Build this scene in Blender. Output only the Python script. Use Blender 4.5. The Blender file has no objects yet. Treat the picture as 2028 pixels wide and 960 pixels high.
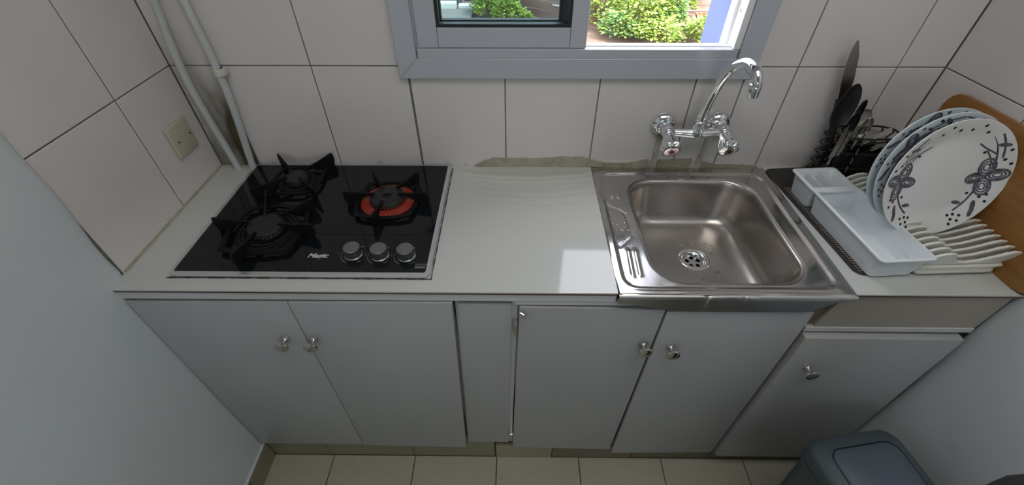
import bpy, bmesh, math, random
from mathutils import Vector, Matrix, Euler
random.seed(7)
PI = math.pi
S = bpy.context.scene
COL = S.collection
H = 0.94                       # worktop height above the floor; most coordinates below are relative to the worktop

# ------------------------------------------------------------------ camera
PITCH, YAW, ROLL, FPX = .7489, -.0118, -.002, 859.93
cam_d = bpy.data.cameras.new('camera')
cam_d.sensor_width = 36.0
cam_d.lens = 36.0 * FPX / 2028.0
cam_d.clip_start = .02
cam = bpy.data.objects.new('camera', cam_d)
COL.objects.link(cam)
_f = Vector((math.sin(YAW) * math.cos(PITCH), math.cos(YAW) * math.cos(PITCH), -math.sin(PITCH)))
_r = Vector((math.cos(YAW), -math.sin(YAW), 0))
_u = _r.cross(_f)
_R = math.cos(ROLL) * _r + math.sin(ROLL) * _u
_U = -math.sin(ROLL) * _r + math.cos(ROLL) * _u
cam.matrix_world = Matrix(((_R.x, _U.x, -_f.x, .8959), (_R.y, _U.y, -_f.y, -1.1213), (_R.z, _U.z, -_f.z, .7262 + H), (0, 0, 0, 1)))
S.camera = cam

# ------------------------------------------------------------------ sky, sun, added fill lamp, exposure
W_ = bpy.data.worlds.new('sky'); S.world = W_; W_.use_nodes = True
wn = W_.node_tree.nodes; wl = W_.node_tree.links
sky = wn.new('ShaderNodeTexSky'); sky.sky_type = 'NISHITA'; sky.sun_disc = False
sky.sun_elevation = math.radians(58); sky.sun_rotation = math.radians(80); sky.dust_density = 2.0
bg = wn['Background']; bg.inputs[1].default_value = .55
haze = wn.new('ShaderNodeMix'); haze.data_type = 'RGBA'; haze.inputs['Factor'].default_value = .55      # thin high cloud
haze.inputs['B'].default_value = (6.2, 6.0, 5.7, 1)
wl.new(sky.outputs[0], haze.inputs['A']); wl.new(haze.outputs['Result'], bg.inputs[0])
sun_d = bpy.data.lights.new('sun', 'SUN'); sun_d.energy = 2.2; sun_d.angle = math.radians(.6); sun_d.color = (1, .95, .86)
sun = bpy.data.objects.new('sun', sun_d); COL.objects.link(sun)
sun.rotation_euler = Vector((.50, .07, .86)).to_track_quat('Z', 'Y').to_euler()
lamp_d = bpy.data.lights.new('fill_light', 'AREA'); lamp_d.shape = 'RECTANGLE'; lamp_d.size = 1.3; lamp_d.size_y = .7  # added overhead fill, no fixture there; lifts the back wall and worktop
lamp_d.energy = 4.4; lamp_d.color = (1, .98, .95)
lamp = bpy.data.objects.new('fill_light', lamp_d); COL.objects.link(lamp); lamp.location = (1.15, -1.05, 2.55)
S.view_settings.view_transform = 'Standard'
S.view_settings.look = 'None'
S.view_settings.gamma = 1
S.view_settings.use_curve_mapping = False
S.view_settings.exposure = 1.12
S.cycles.max_bounces = 10
S.cycles.diffuse_bounces = 6
S.cycles.caustics_reflective = False
S.cycles.caustics_refractive = False
S.cycles.sample_clamp_indirect = 6

# ------------------------------------------------------------------ materials
def srgb(r, g, b):
    f = lambda c: (c / 255 / 12.92) if c <= 10.3 else ((c / 255 + .055) / 1.055) ** 2.4
    return (f(r), f(g), f(b), 1)

def mat(name, col, rough=.4, metal=0, noise=None, bump=None, stain=None, aniso=None, coat=0, rough_noise=None, emit=None, ior=1.5, spec=.5):
    """noise=(scale, colour2, amount)  bump=(scale, strength, detail)  stain=(scale, colour, low, high, stretch)"""
    m = bpy.data.materials.new(name); m.use_nodes = True
    n = m.node_tree.nodes; l = m.node_tree.links
    p = n['Principled BSDF']
    p.inputs['Roughness'].default_value = rough
    p.inputs['Metallic'].default_value = metal
    p.inputs['IOR'].default_value = ior
    p.inputs['Specular IOR Level'].default_value = spec
    if coat: p.inputs['Coat Weight'].default_value = coat; p.inputs['Coat Roughness'].default_value = .05
    p.inputs['Base Color'].default_value = col
    src = None
    tc = n.new('ShaderNodeNewGeometry')
    def noise_node(scale, detail=4, stretch=None):
        t = n.new('ShaderNodeTexNoise'); t.inputs['Scale'].default_value = scale; t.inputs['Detail'].default_value = detail
        if stretch:
            mp = n.new('ShaderNodeMapping'); mp.inputs['Scale'].default_value = stretch
            l.new(tc.outputs['Position'], mp.inputs['Vector']); l.new(mp.outputs[0], t.inputs['Vector'])
        else: l.new(tc.outputs['Position'], t.inputs['Vector'])
        return t
    if noise:
        t = noise_node(noise[0], 5, noise[3] if len(noise) > 3 else None)
        mx = n.new('ShaderNodeMix'); mx.data_type = 'RGBA'
        mx.inputs['A'].default_value = col; mx.inputs['B'].default_value = noise[1]
        mr = n.new('ShaderNodeMapRange'); mr.inputs['From Min'].default_value = .35; mr.inputs['From Max'].default_value = .65; mr.inputs['To Max'].default_value = noise[2]
        l.new(t.outputs['Fac'], mr.inputs['Value']); l.new(mr.outputs[0], mx.inputs['Factor'])
        src = mx.outputs['Result']
    for st in (stain or []):
        t = noise_node(st[0], 6, st[4] if len(st) > 4 else None)
        mr = n.new('ShaderNodeMapRange'); mr.inputs['From Min'].default_value = st[2]; mr.inputs['From Max'].default_value = st[3]
        l.new(t.outputs['Fac'], mr.inputs['Value'])
        fac = mr.outputs[0]
        if len(st) > 5:                       # only near a height: (z centre, falloff)
            sp = n.new('ShaderNodeSeparateXYZ'); l.new(tc.outputs['Position'], sp.inputs[0])
            m2 = n.new('ShaderNodeMapRange'); m2.inputs['From Min'].default_value = st[5] + st[6]; m2.inputs['From Max'].default_value = st[5]
            l.new(sp.outputs['Z'], m2.inputs['Value'])
            mu = n.new('ShaderNodeMath'); mu.operation = 'MULTIPLY'; l.new(fac, mu.inputs[0]); l.new(m2.outputs[0], mu.inputs[1]); fac = mu.outputs[0]
        mx = n.new('ShaderNodeMix'); mx.data_type = 'RGBA'; mx.inputs['B'].default_value = st[1]
        if src: l.new(src, mx.inputs['A'])
        else: mx.inputs['A'].default_value = col
        l.new(fac, mx.inputs['Factor']); src = mx.outputs['Result']
    if src: l.new(src, p.inputs['Base Color'])
    if bump:
        t = noise_node(bump[0], bump[2] if len(bump) > 2 else 3, bump[3] if len(bump) > 3 else None)
        b = n.new('ShaderNodeBump'); b.inputs['Strength'].default_value = bump[1]; b.inputs['Distance'].default_value = .01
        l.new(t.outputs['Fac'], b.inputs['Height']); l.new(b.outputs[0], p.inputs['Normal'])
    if rough_noise:
        t = noise_node(rough_noise[0], 4)
        mr = n.new('ShaderNodeMapRange'); mr.inputs['From Min'].default_value = .3; mr.inputs['From Max'].default_value = .7
        mr.inputs['To Min'].default_value = rough_noise[1]; mr.inputs['To Max'].default_value = rough_noise[2]
        l.new(t.outputs['Fac'], mr.inputs['Value']); l.new(mr.outputs[0], p.inputs['Roughness'])
    if aniso: p.inputs['Anisotropic'].default_value = aniso
    return m

def lin(r, g, b): return (r, g, b, 1)
GRIME = lin(.20, .18, .10)
M = {}
M['tile'] = mat('glazed_tile', lin(.68, .64, .625), .13, 0, noise=(2.2, lin(.72, .685, .67), .7), bump=(5, .04, 1),
                stain=[(24, GRIME, .56, .72, (1, 1, 1), H - .01, .035)])
M['tile_corner'] = mat('glazed_tile_dirt_shade', lin(.68, .64, .625), .16, 0, noise=(2.2, lin(.72, .685, .67), .7), bump=(5, .04, 1),
                       stain=[(7, lin(.07, .06, .03), .40, .60, (1, 1, .35), H + .16, .25), (24, GRIME, .5, .7, (1, 1, 1), H - .01, .05)])  # first patch paints corner dirt and pipe shadow together; second is grime
M['grout'] = mat('grey_grout', lin(.13, .125, .105), .9, noise=(40, lin(.20, .19, .15), .8), bump=(200, .3))
M['plaster'] = mat('painted_plaster', lin(.63, .675, .69), .38, noise=(1.5, lin(.60, .63, .65), .6), bump=(14, .10, 3), stain=[(60, lin(.35, .35, .32), .74, .80)])
M['ceiling'] = mat('ceiling_paint', lin(.62, .62, .60), .8)
M['floor_tile'] = mat('floor_tile', lin(.42, .405, .315), .32, noise=(3, lin(.48, .46, .37), .7), bump=(8, .03), stain=[(30, lin(.3, .28, .2), .62, .8)])
M['kick_tile'] = mat('skirting_tile', lin(.27, .245, .165), .35, noise=(5, lin(.24, .22, .15), .8))
M['kick_brown'] = mat('skirting_tile_brown', lin(.20, .165, .12), .4, noise=(5, lin(.16, .13, .09), .8))
M['kick_light'] = mat('skirting_tile_light', lin(.36, .33, .22), .35, noise=(5, lin(.31, .29, .19), .8))
M['floor_grout'] = mat('floor_grout', lin(.09, .085, .06), .9)
M['laminate'] = mat('cream_laminate', lin(.55, .565, .54), .07, noise=(1.4, lin(.59, .605, .58), .8, (1, 3, 1)), bump=(4.5, .035, 1, (1, 2.4, 1)),
                    stain=[(26, lin(.46, .45, .39), .72, .84, (.4, 2, 1))])
def laminate_arcs():  # mixes wavy pale and dark arcs into the base colour
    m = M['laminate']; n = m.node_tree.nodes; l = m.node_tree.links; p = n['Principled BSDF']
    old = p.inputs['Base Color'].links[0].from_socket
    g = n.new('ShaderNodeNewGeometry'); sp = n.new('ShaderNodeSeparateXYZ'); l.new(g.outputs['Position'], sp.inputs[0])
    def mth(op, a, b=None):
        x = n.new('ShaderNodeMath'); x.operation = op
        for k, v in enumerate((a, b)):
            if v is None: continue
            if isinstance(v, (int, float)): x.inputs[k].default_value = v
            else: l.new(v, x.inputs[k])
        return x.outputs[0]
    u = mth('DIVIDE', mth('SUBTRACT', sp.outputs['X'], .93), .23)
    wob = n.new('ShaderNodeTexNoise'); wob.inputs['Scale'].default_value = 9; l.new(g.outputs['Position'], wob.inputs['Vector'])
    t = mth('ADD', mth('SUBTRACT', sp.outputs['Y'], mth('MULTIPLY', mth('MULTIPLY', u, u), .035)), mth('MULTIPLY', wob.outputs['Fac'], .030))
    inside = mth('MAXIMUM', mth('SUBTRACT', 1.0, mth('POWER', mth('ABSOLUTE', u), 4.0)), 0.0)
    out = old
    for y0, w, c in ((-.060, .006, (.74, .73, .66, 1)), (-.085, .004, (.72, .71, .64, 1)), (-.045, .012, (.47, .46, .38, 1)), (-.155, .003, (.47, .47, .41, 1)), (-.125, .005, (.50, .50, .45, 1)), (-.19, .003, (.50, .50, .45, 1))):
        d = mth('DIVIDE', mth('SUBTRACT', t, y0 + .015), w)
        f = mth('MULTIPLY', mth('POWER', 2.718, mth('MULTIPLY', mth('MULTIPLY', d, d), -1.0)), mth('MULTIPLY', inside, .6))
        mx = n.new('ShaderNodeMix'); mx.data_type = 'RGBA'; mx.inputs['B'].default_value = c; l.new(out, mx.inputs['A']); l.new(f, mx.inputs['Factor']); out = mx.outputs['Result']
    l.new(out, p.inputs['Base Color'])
laminate_arcs()
M['laminate_edge'] = mat('brown_laminate_edge', lin(.10, .05, .035), .5)
M['white_paint'] = mat('white_gloss_paint', lin(.64, .64, .65), .30, noise=(2.5, lin(.52, .52, .51), .8), bump=(30, .03, 3), stain=[(70, lin(.3, .3, .28), .74, .78)])
M['door_paint'] = mat('door_paint', lin(.43, .435, .44), .33, noise=(1.8, lin(.39, .395, .39), .9), bump=(22, .04, 3, (1, 1, .3)),
                      stain=[(55, lin(.32, .31, .28), .75, .80), (6, lin(.45, .44, .39), .62, .8)])
M['carcass'] = mat('carcass_board', lin(.30, .29, .25), .6)
M['apron'] = mat('beige_board', lin(.40, .36, .31), .5, noise=(3, lin(.36, .32, .27), .8))
M['wood_shaded'] = mat('shaded_timber', lin(.22, .16, .09), .6, noise=(20, lin(.16, .11, .06), .8, (1, 1, 6)))  # shade under the sink painted into the batten's brown colour
M['mortar'] = mat('cement_filler', lin(.42, .40, .31), .85, noise=(30, lin(.32, .30, .21), .9), bump=(60, .5, 5), stain=[(14, lin(.45, .43, .34), .5, .7)])
M['grime'] = mat('dark_grime', lin(.05, .045, .035), .9)
M['caulk'] = mat('white_filler', lin(.58, .56, .50), .6, noise=(30, lin(.42, .38, .27), .9), bump=(70, .4))
M['chrome'] = mat('chrome', lin(.82, .83, .85), .06, 1)
M['chrome_old'] = mat('worn_chrome', lin(.58, .57, .54), .17, 1)
M['steel'] = mat('brushed_steel', lin(.58, .56, .54), .16, 1, bump=(5, .05, 2), rough_noise=(9, .10, .20))
M['steel_bowl'] = mat('satin_steel', lin(.50, .47, .445), .29, 1)
M['steel_lip'] = mat('dull_steel', lin(.55, .54, .53), .34, 1)
M['black_hole'] = mat('dark_recess', lin(.008, .008, .008), .7)
M['glass_black'] = mat('black_glass', lin(.006, .008, .010), .06, spec=.35)
M['iron'] = mat('cast_iron', lin(.005, .005, .006), .55, bump=(180, .2), spec=.25)
M['burner_grey'] = mat('burner_enamel', lin(.022, .022, .024), .42, spec=.35)
M['burner_rim'] = mat('aluminium_burner_rim', lin(.15, .145, .14), .4, .8)
M['red'] = mat('red_enamel', lin(.34, .032, .016), .4, noise=(60, lin(.26, .022, .012), .8))
M['hob_rim'] = mat('satin_steel_rim', lin(.70, .71, .73), .28, .75)
M['knob_metal'] = mat('satin_knob', lin(.26, .27, .27), .34, .85)
M['print'] = mat('white_print', lin(.62, .60, .72), .5)
M['print_grey'] = mat('grey_print', lin(.22, .22, .22), .5)
M['alu'] = mat('grey_aluminium', lin(.48, .505, .56), .34, .1, noise=(4, lin(.50, .52, .575), .6))
M['alu_white'] = mat('white_frame', lin(.80, .80, .81), .35)
M['gasket'] = mat('black_rubber', lin(.010, .012, .016), .5)
M['alu_dark'] = mat('dark_sash', lin(.03, .045, .05), .5, noise=(25, lin(.05, .07, .075), .9))
M['pipe'] = mat('white_pipe_paint', lin(.55, .58, .585), .35, noise=(8, lin(.48, .50, .50), .8))
M['clip'] = mat('ivory_plastic', lin(.62, .61, .54), .4)
M['socket'] = mat('cream_plastic', lin(.50, .475, .36), .35)
M['white_plastic'] = mat('white_plastic', lin(.76, .80, .83), .28)
M['cream_rack'] = mat('off_white_plastic', lin(.76, .76, .71), .32)
M['mat_rubber'] = mat('dark_mat', lin(.030, .029, .027), .55)
M['mat_rib'] = mat('mat_rib', lin(.20, .165, .155), .5)
M['porcelain'] = mat('porcelain', lin(.74, .76, .76), .10, coat=.3)
M['porcelain_blue'] = mat('porcelain_bluish', lin(.66, .72, .75), .10, coat=.3)
M['decor'] = mat('slate_print', lin(.055, .055, .075), .3, noise=(150, lin(.16, .16, .20), .9))
M['decor_dot'] = mat('black_print', lin(.02, .02, .025), .3)
M['board'] = mat('oiled_board', lin(.34, .155, .036), .42, noise=(9, lin(.27, .115, .024), .9, (1, 1.2, 6)), bump=(50, .05, 3, (1, 1, 6)))
M['black_plastic'] = mat('black_plastic', lin(.010, .010, .012), .38)
M['wire'] = mat('black_wire', lin(.012, .012, .012), .45)
M['blade'] = mat('blade_steel', lin(.42, .40, .37), .32, 1)
M['cutlery'] = mat('cutlery_steel', lin(.60, .58, .55), .22, 1)
M['grey_plastic'] = mat('grey_clear_plastic', lin(.45, .44, .38), .3)
M['bin'] = mat('slate_bin_plastic', lin(.075, .10, .115), .36, bump=(220, .05))
M['bin_lid'] = mat('slate_flap_plastic', lin(.10, .13, .165), .40, bump=(220, .05))
M['matte_dark'] = mat('matte_black', lin(.010, .008, .009), .9)
M['leaf1'] = mat('leaf_green', lin(.21, .36, .06), .5, noise=(5, lin(.33, .46, .10), 1))
M['leaf2'] = mat('leaf_yellow_green', lin(.38, .48, .08), .5, noise=(6, lin(.26, .38, .07), 1))
M['leaf3'] = mat('leaf_blue_green', lin(.11, .26, .09), .5, noise=(5, lin(.20, .35, .12), 1))
M['stem'] = mat('brown_stem', lin(.20, .13, .07), .8)
M['soil'] = mat('dry_soil', lin(.17, .105, .075), .95, noise=(2.5, lin(.20, .14, .105), 1), bump=(8, .6), stain=[(1.2, lin(.13, .07, .05), .5, .7)])
M['concrete'] = mat('grey_concrete', lin(.19, .185, .185), .85, noise=(2, lin(.24, .23, .23), 1))
M['plank'] = mat('weathered_plank', lin(.20, .115, .10), .8, noise=(6, lin(.28, .18, .16), 1, (8, 8, 40)))
M['timber'] = mat('pale_timber', lin(.30, .20, .155), .8, noise=(8, lin(.36, .27, .22), 1))
M['terracotta'] = mat('terracotta', lin(.42, .15, .07), .8)
M['teal'] = mat('teal_paint', lin(.10, .19, .23), .6, noise=(2, lin(.14, .23, .28), 1))
M['navy'] = mat('navy_plastic', lin(.03, .05, .11), .4)
M['blue_shutter'] = mat('pale_blue_paint', lin(.16, .22, .46), .5)
M['shutter_strip'] = mat('dark_strip', lin(.16, .11, .13), .5)
M['white_wall'] = mat('white_render', lin(.75, .75, .73), .8)
M['red_dot'] = mat('red_index', lin(.45, .02, .02), .3)
M['blue_dot'] = mat('dark_index', lin(.02, .02, .03), .3)
M['salmon'] = mat('brown_lid_plastic', lin(.42, .30, .27), .3)

def glass_mat():
    m = bpy.data.materials.new('window_glass'); m.use_nodes = True
    n = m.node_tree.nodes; l = m.node_tree.links; n.clear()
    o = n.new('ShaderNodeOutputMaterial'); t = n.new('ShaderNodeBsdfTransparent'); t.inputs[0].default_value = (.74, .80, .80, 1)
    g = n.new('ShaderNodeBsdfGlossy'); g.inputs['Roughness'].default_value = .02
    f = n.new('ShaderNodeFresnel'); f.inputs[0].default_value = 1.5; x = n.new('ShaderNodeMixShader')
    l.new(f.outputs[0], x.inputs[0]); l.new(t.outputs[0], x.inputs[1]); l.new(g.outputs[0], x.inputs[2]); l.new(x.outputs[0], o.inputs[0])
    return m
M['glass'] = glass_mat()
def water_mat():
    m = bpy.data.materials.new('water'); m.use_nodes = True
    p = m.node_tree.nodes['Principled BSDF']; p.inputs['Transmission Weight'].default_value = 1; p.inputs['IOR'].default_value = 1.33; p.inputs['Roughness'].default_value = .02
    return m
M['water'] = water_mat()

# ------------------------------------------------------------------ mesh helpers
def nb(): return bmesh.new()

def box(bm, x0, x1, y0, y1, z0, z1, bev=0, seg=1):
    vs = [bm.verts.new((x, y, z)) for x in (x0, x1) for y in (y0, y1) for z in (z0, z1)]
    fs = [bm.faces.new([vs[i] for i in f]) for f in ((0, 1, 3, 2), (4, 6, 7, 5), (0, 4, 5, 1), (2, 3, 7, 6), (0, 2, 6, 4), (1, 5, 7, 3))]
    if bev:
        es = list({e for f in fs for e in f.edges})
        bmesh.ops.bevel(bm, geom=es, offset=bev, segments=seg, profile=.5, affect='EDGES')
    return bm

def prism(bm, pts, axis, a, b, bev=0, seg=1):
    """extrude a 2-D outline along an axis: axis 'y' takes (x,z) points, 'z' takes (x,y), 'x' takes (y,z)"""
    def P(p, t): return {'y': (p[0], t, p[1]), 'z': (p[0], p[1], t), 'x': (t, p[0], p[1])}[axis]
    A = [bm.verts.new(P(p, a)) for p in pts]; B = [bm.verts.new(P(p, b)) for p in pts]
    n = len(pts); fs = [bm.faces.new(A), bm.faces.new(B[::-1])]
    for i in range(n):
        fs.append(bm.faces.new((A[i], B[i], B[(i + 1) % n], A[(i + 1) % n])))
    if bev:
        es = list(set(fs[0].edges) | set(fs[1].edges))
        bmesh.ops.bevel(bm, geom=es, offset=bev, segments=seg, profile=.5, affect='EDGES')
    return bm

def rrect(x0, x1, y0, y1, r, n=6):
    pts = []
    for cx, cy, a0 in ((x1 - r, y1 - r, 0), (x0 + r, y1 - r, 90), (x0 + r, y0 + r, 180), (x1 - r, y0 + r, 270)):
        for i in range(n + 1):
            a = math.radians(a0 + 90 * i / n); pts.append((cx + r * math.cos(a), cy + r * math.sin(a)))
    return pts

def loft(bm, rings, closed=True, cap0=True, cap1=True):
    R = [[bm.verts.new(p) for p in ring] for ring in rings]
    for a, b in zip(R, R[1:]):
        n = len(a)
        for i in range(n if closed else n - 1):
            try: bm.faces.new((a[i], a[(i + 1) % n], b[(i + 1) % n], b[i]))
            except ValueError: pass
    if cap0 and closed: bm.faces.new(R[0][::-1])
    if cap1 and closed: bm.faces.new(R[-1])
    return R

def lathe(bm, prof, c=(0, 0, 0), axis=(0, 0, 1), n=32, cap0=True, cap1=True):
    q = Vector((0, 0, 1)).rotation_difference(Vector(axis).normalized()); c = Vector(c)
    rings = []
    for r, z in prof:
        rings.append([c + q @ Vector((r * math.cos(2 * PI * i / n), r * math.sin(2 * PI * i / n), z)) for i in range(n)])
    loft(bm, rings, True, cap0, cap1); return bm

def smooth_path(pts, n=8):
    P = [Vector(p) for p in pts]; out = []
    for i in range(len(P) - 1):
        p0 = P[max(i - 1, 0)]; p1 = P[i]; p2 = P[i + 1]; p3 = P[min(i + 2, len(P) - 1)]
        for k in range(n):
            t = k / n
            out.append(.5 * ((2 * p1) + (-p0 + p2) * t + (2 * p0 - 5 * p1 + 4 * p2 - p3) * t * t + (-p0 + 3 * p1 - 3 * p2 + p3) * t ** 3))
    out.append(P[-1]); return out

def tube(bm, pts, r, n=10, closed=False, cap=True):
    P = [Vector(p) for p in pts]; m = len(P); rings = []
    up = None
    for i in range(m):
        if closed: t = P[(i + 1) % m] - P[i - 1]
        else: t = P[min(i + 1, m - 1)] - P[max(i - 1, 0)]
        t.normalize()
        if up is None:
            up = Vector((0, 0, 1)) if abs(t.z) < .9 else Vector((1, 0, 0))
        s = t.cross(up).normalized(); up = s.cross(t).normalized()
        rr = r[i] if isinstance(r, (list, tuple)) else r
        rings.append([P[i] + rr * (math.cos(2 * PI * k / n) * s + math.sin(2 * PI * k / n) * up) for k in range(n)])
    if closed: rings.append(rings[0]); loft(bm, rings, True, False, False); bmesh.ops.remove_doubles(bm, verts=bm.verts, dist=1e-6)
    else: loft(bm, rings, True, cap, cap)
    return bm

def holed_plate(bm, outer, holes, z0, z1):
    def loop(pts, z):
        v = [bm.verts.new((p[0], p[1], z)) for p in pts]
        return v, [bm.edges.new((v[i], v[(i + 1) % len(v)])) for i in range(len(v))]
    tops, bots = [], []; et, eb = [], []
    for L in [outer] + holes:
        v, e = loop(L, z1); tops.append(v); et += e
        v, e = loop(L, z0); bots.append(v); eb += e
    bmesh.ops.triangle_fill(bm, edges=et, use_beauty=True); bmesh.ops.triangle_fill(bm, edges=eb, use_beauty=True)
    for a, b in zip(tops, bots):
        for i in range(len(a)):
            bm.faces.new((a[i], a[(i + 1) % len(a)], b[(i + 1) % len(a)], b[i]))
    return bm

def obj(name, bm, m, parent=None, local=False, smooth=35, kind=None, label=None):
    """link a bmesh as one object; vertices are in worktop-relative world space unless local"""
    bmesh.ops.recalc_face_normals(bm, faces=bm.faces)
    me = bpy.data.meshes.new(name); bm.to_mesh(me); bm.free()
    if not local:
        off = Vector((0, 0, H))
        if parent:
            p = parent
            while p: off -= p.location; p = p.parent
        me.transform(Matrix.Translation(off))
    for x in (m if isinstance(m, (list, tuple)) else [m]): me.materials.append(M[x])
    if smooth:
        me.polygons.foreach_set('use_smooth', [True] * len(me.polygons))
        try: me.set_sharp_from_angle(angle=math.radians(smooth))
        except Exception: pass
    o = bpy.data.objects.new(name, me); COL.objects.link(o)
    if parent: o.parent = parent
    if kind: o['kind'] = kind
    if label: o['label'] = label
    return o

def thing(name, label, cat, loc, rz=0, group=None):
    o = bpy.data.objects.new(name, None); COL.objects.link(o); o.empty_display_size = .05
    o.location = (loc[0], loc[1], loc[2] + H); o.rotation_euler = (0, 0, rz)
    o['label'] = label; o['category'] = cat
    if group: o['group'] = group
    return o

def tag(o, label, cat, group=None):
    o['label'] = label; o['category'] = cat
    if group: o['group'] = group
    return o

def struct(name, loc=(0, 0, 0)):
    o = bpy.data.objects.new(name, None); COL.objects.link(o); o['kind'] = 'structure'; o.location = (loc[0], loc[1], loc[2] + H); return o

_tile_cache = {}
def tile(parent, plane, u0, u1, v0, v1, material, face=0.0, gap=.0015, thick=.008):
    """one glazed tile; plane 'back': u=x v=z facing -y; 'left': u=-y facing +x; 'right': local u facing -x; 'floor': u=x v=y facing up"""
    w, h = u1 - u0 - 2 * gap, v1 - v0 - 2 * gap
    if w < .006 or h < .006: return None
    key = (plane, round(w, 4), round(h, 4), material, thick)
    if key not in _tile_cache:
        bm = nb(); b = .0012
        A = [(-w / 2, -h / 2), (w / 2, -h / 2), (w / 2, h / 2), (-w / 2, h / 2)]
        Bp = [(x * (1 - 2 * b / w), y * (1 - 2 * b / h)) for x, y in A]
        f = {'back': lambda p, d: (p[0], d, p[1]), 'left': lambda p, d: (-d, -p[0], p[1]), 'right': lambda p, d: (d, -p[0], p[1]), 'floor': lambda p, d: (p[0], p[1], -d)}[plane]
        loft(bm, [[f(p, thick) for p in A], [f(p, b) for p in A], [f(p, 0) for p in Bp]], True, False, True)
        bmesh.ops.recalc_face_normals(bm, faces=bm.faces)
        n_out = {'back': Vector((0, -1, 0)), 'left': Vector((1, 0, 0)), 'right': Vector((-1, 0, 0)), 'floor': Vector((0, 0, 1))}[plane]
        bm.faces.ensure_lookup_table()
        if bm.faces[-1].normal.dot(n_out) < 0: bmesh.ops.reverse_faces(bm, faces=bm.faces)
        me = bpy.data.meshes.new('tile'); bm.to_mesh(me); bm.free(); me.materials.append(M[material]); _tile_cache[key] = me
    o = bpy.data.objects.new('tile', _tile_cache[key]); COL.objects.link(o); o.parent = parent
    cu, cv = (u0 + u1) / 2, (v0 + v1) / 2
    o.location = {'back': (cu, face, cv), 'left': (face, -cu, cv), 'right': (face, -cu, cv), 'floor': (cu, cv, face)}[plane]
    t = .0016
    o.rotation_euler = {'back': (random.uniform(-t, t), 0, random.uniform(-t, t)), 'floor': (random.uniform(-t, t), random.uniform(-t, t), 0)}.get(plane, (0, random.uniform(-t, t), random.uniform(-t, t)))
    return o

def cut(rects, hole):
    out = []
    for (a, b, c, d) in rects:
        x0, x1, z0, z1 = hole
        if b <= x0 or a >= x1 or d <= z0 or c >= z1: out.append((a, b, c, d)); continue
        if a < x0: out.append((a, x0, c, d))
        if b > x1: out.append((x1, b, c, d))
        if c < z0: out.append((max(a, x0), min(b, x1), c, z0))
        if d > z1: out.append((max(a, x0), min(b, x1), z1, d))
    return out

# ------------------------------------------------------------------ room shell
WR = 1.985; KR = math.atan(.04)                # right wall opens out slightly towards the room
CEIL = 1.66; YF = -2.9
ZT = .299
WIN = (.612, 1.488, .290, 1.30)                # wall opening for the window
wb = struct('wall_back')
bm = nb()
for a, b, c, d in ((-.2, WIN[0], -H, CEIL), (WIN[1], 2.3, -H, CEIL), (WIN[0], WIN[1], -H, WIN[2]), (WIN[0], WIN[1], WIN[3], CEIL)):
    box(bm, a, b, .0022, .14, c, d)
obj('masonry', bm, 'grout', wb)
xs = [.0, .115, .365, .615, .865, 1.115, 1.365, 1.614, 1.864, WR]
zs = [-.03, ZT, ZT + .40, ZT + .80, ZT + 1.2, CEIL]
for i in range(len(xs) - 1):
    for j in range(len(zs) - 1):
        for r in cut([(xs[i], xs[i + 1], zs[j], zs[j + 1])], WIN):
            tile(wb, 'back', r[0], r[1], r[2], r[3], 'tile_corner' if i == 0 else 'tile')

wl_ = struct('wall_left')
bm = nb(); box(bm, -.16, -.0022, YF, .14, -H, CEIL); obj('masonry', bm, 'grout', wl_)
ys = [0, .205, .452]
for i in range(2):
    for j in range(len(zs) - 1):
        tile(wl_, 'left', ys[i], ys[i + 1], zs[j], zs[j + 1], 'tile')
# plaster skin in front of the tiles, its edge rounded and a little wavy
bm = nb(); rings = []
zz = [-H + k * (CEIL + H) / 60 for k in range(61)]
for z in zz:
    e = -.450 - .006 * math.sin(z * 9 + 1) - .004 * math.sin(z * 23)
    if z < -.0: e = -.462
    rings.append([(-.002, e, z), (.002, e - .001, z), (.005, e - .006, z), (.0068, e - .016, z), (.0075, e - .04, z), (.0065, e - .12, z), (.0065, YF, z)])
loft(bm, rings, False); obj('plaster', bm, 'plaster', wl_, smooth=60)

wr = struct('wall_right', (WR, 0, 0)); wr.rotation_euler = (0, 0, KR)
bm = nb(); box(bm, .0022, .16, YF, .16, 0, CEIL + H); bm.transform(Matrix.Translation((0, 0, -H))); obj('masonry', bm, 'grout', wr, local=True)
ysr = [0, .24, .49]
for i in range(2):
    for j in range(len(zs) - 1):
        tile(wr, 'right', ysr[i], ysr[i + 1], zs[j], zs[j + 1], 'tile')
bm = nb(); rings = []
for z in zz:
    e = -.487 - .004 * math.sin(z * 11)
    rings.append([(.003, e, z), (-.002, e - .001, z), (-.004, e - .006, z), (-.0055, e - .02, z), (-.006, e - .05, z), (-.006, YF, z)])
loft(bm, rings, False); obj('plaster', bm, 'plaster', wr, local=True, smooth=60)

fl = struct('floor', (0, 0, -H))
bm = nb(); box(bm, -.16, 2.4, YF, .14, -H - .1, -H - .0025); obj('screed', bm, 'floor_grout', fl)
fx = [-.069 + .3 * k for k in range(9)]; fy = [-.485 - .3 * k for k in range(0, 9)]
for i in range(len(fx) - 1):
    for j in range(len(fy) - 1):
        tile(fl, 'floor', max(fx[i], .0), fx[i + 1], fy[j + 1], fy[j], 'floor_tile', gap=.0017)

ce = struct('ceiling'); bm = nb(); box(bm, -.2, 2.4, YF - .1, .14, CEIL, CEIL + .12); obj('slab', bm, 'ceiling', ce)
wf = struct('wall_front'); bm = nb()
for a, b, c, d in ((-.2, .55, -H, CEIL), (1.5, 2.4, -H, CEIL), (.55, 1.5, .62, CEIL), (.55, 1.5, -H, .35)): box(bm, a, b, YF - .12, YF, c, d)
obj('masonry', bm, 'plaster', wf)

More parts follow.
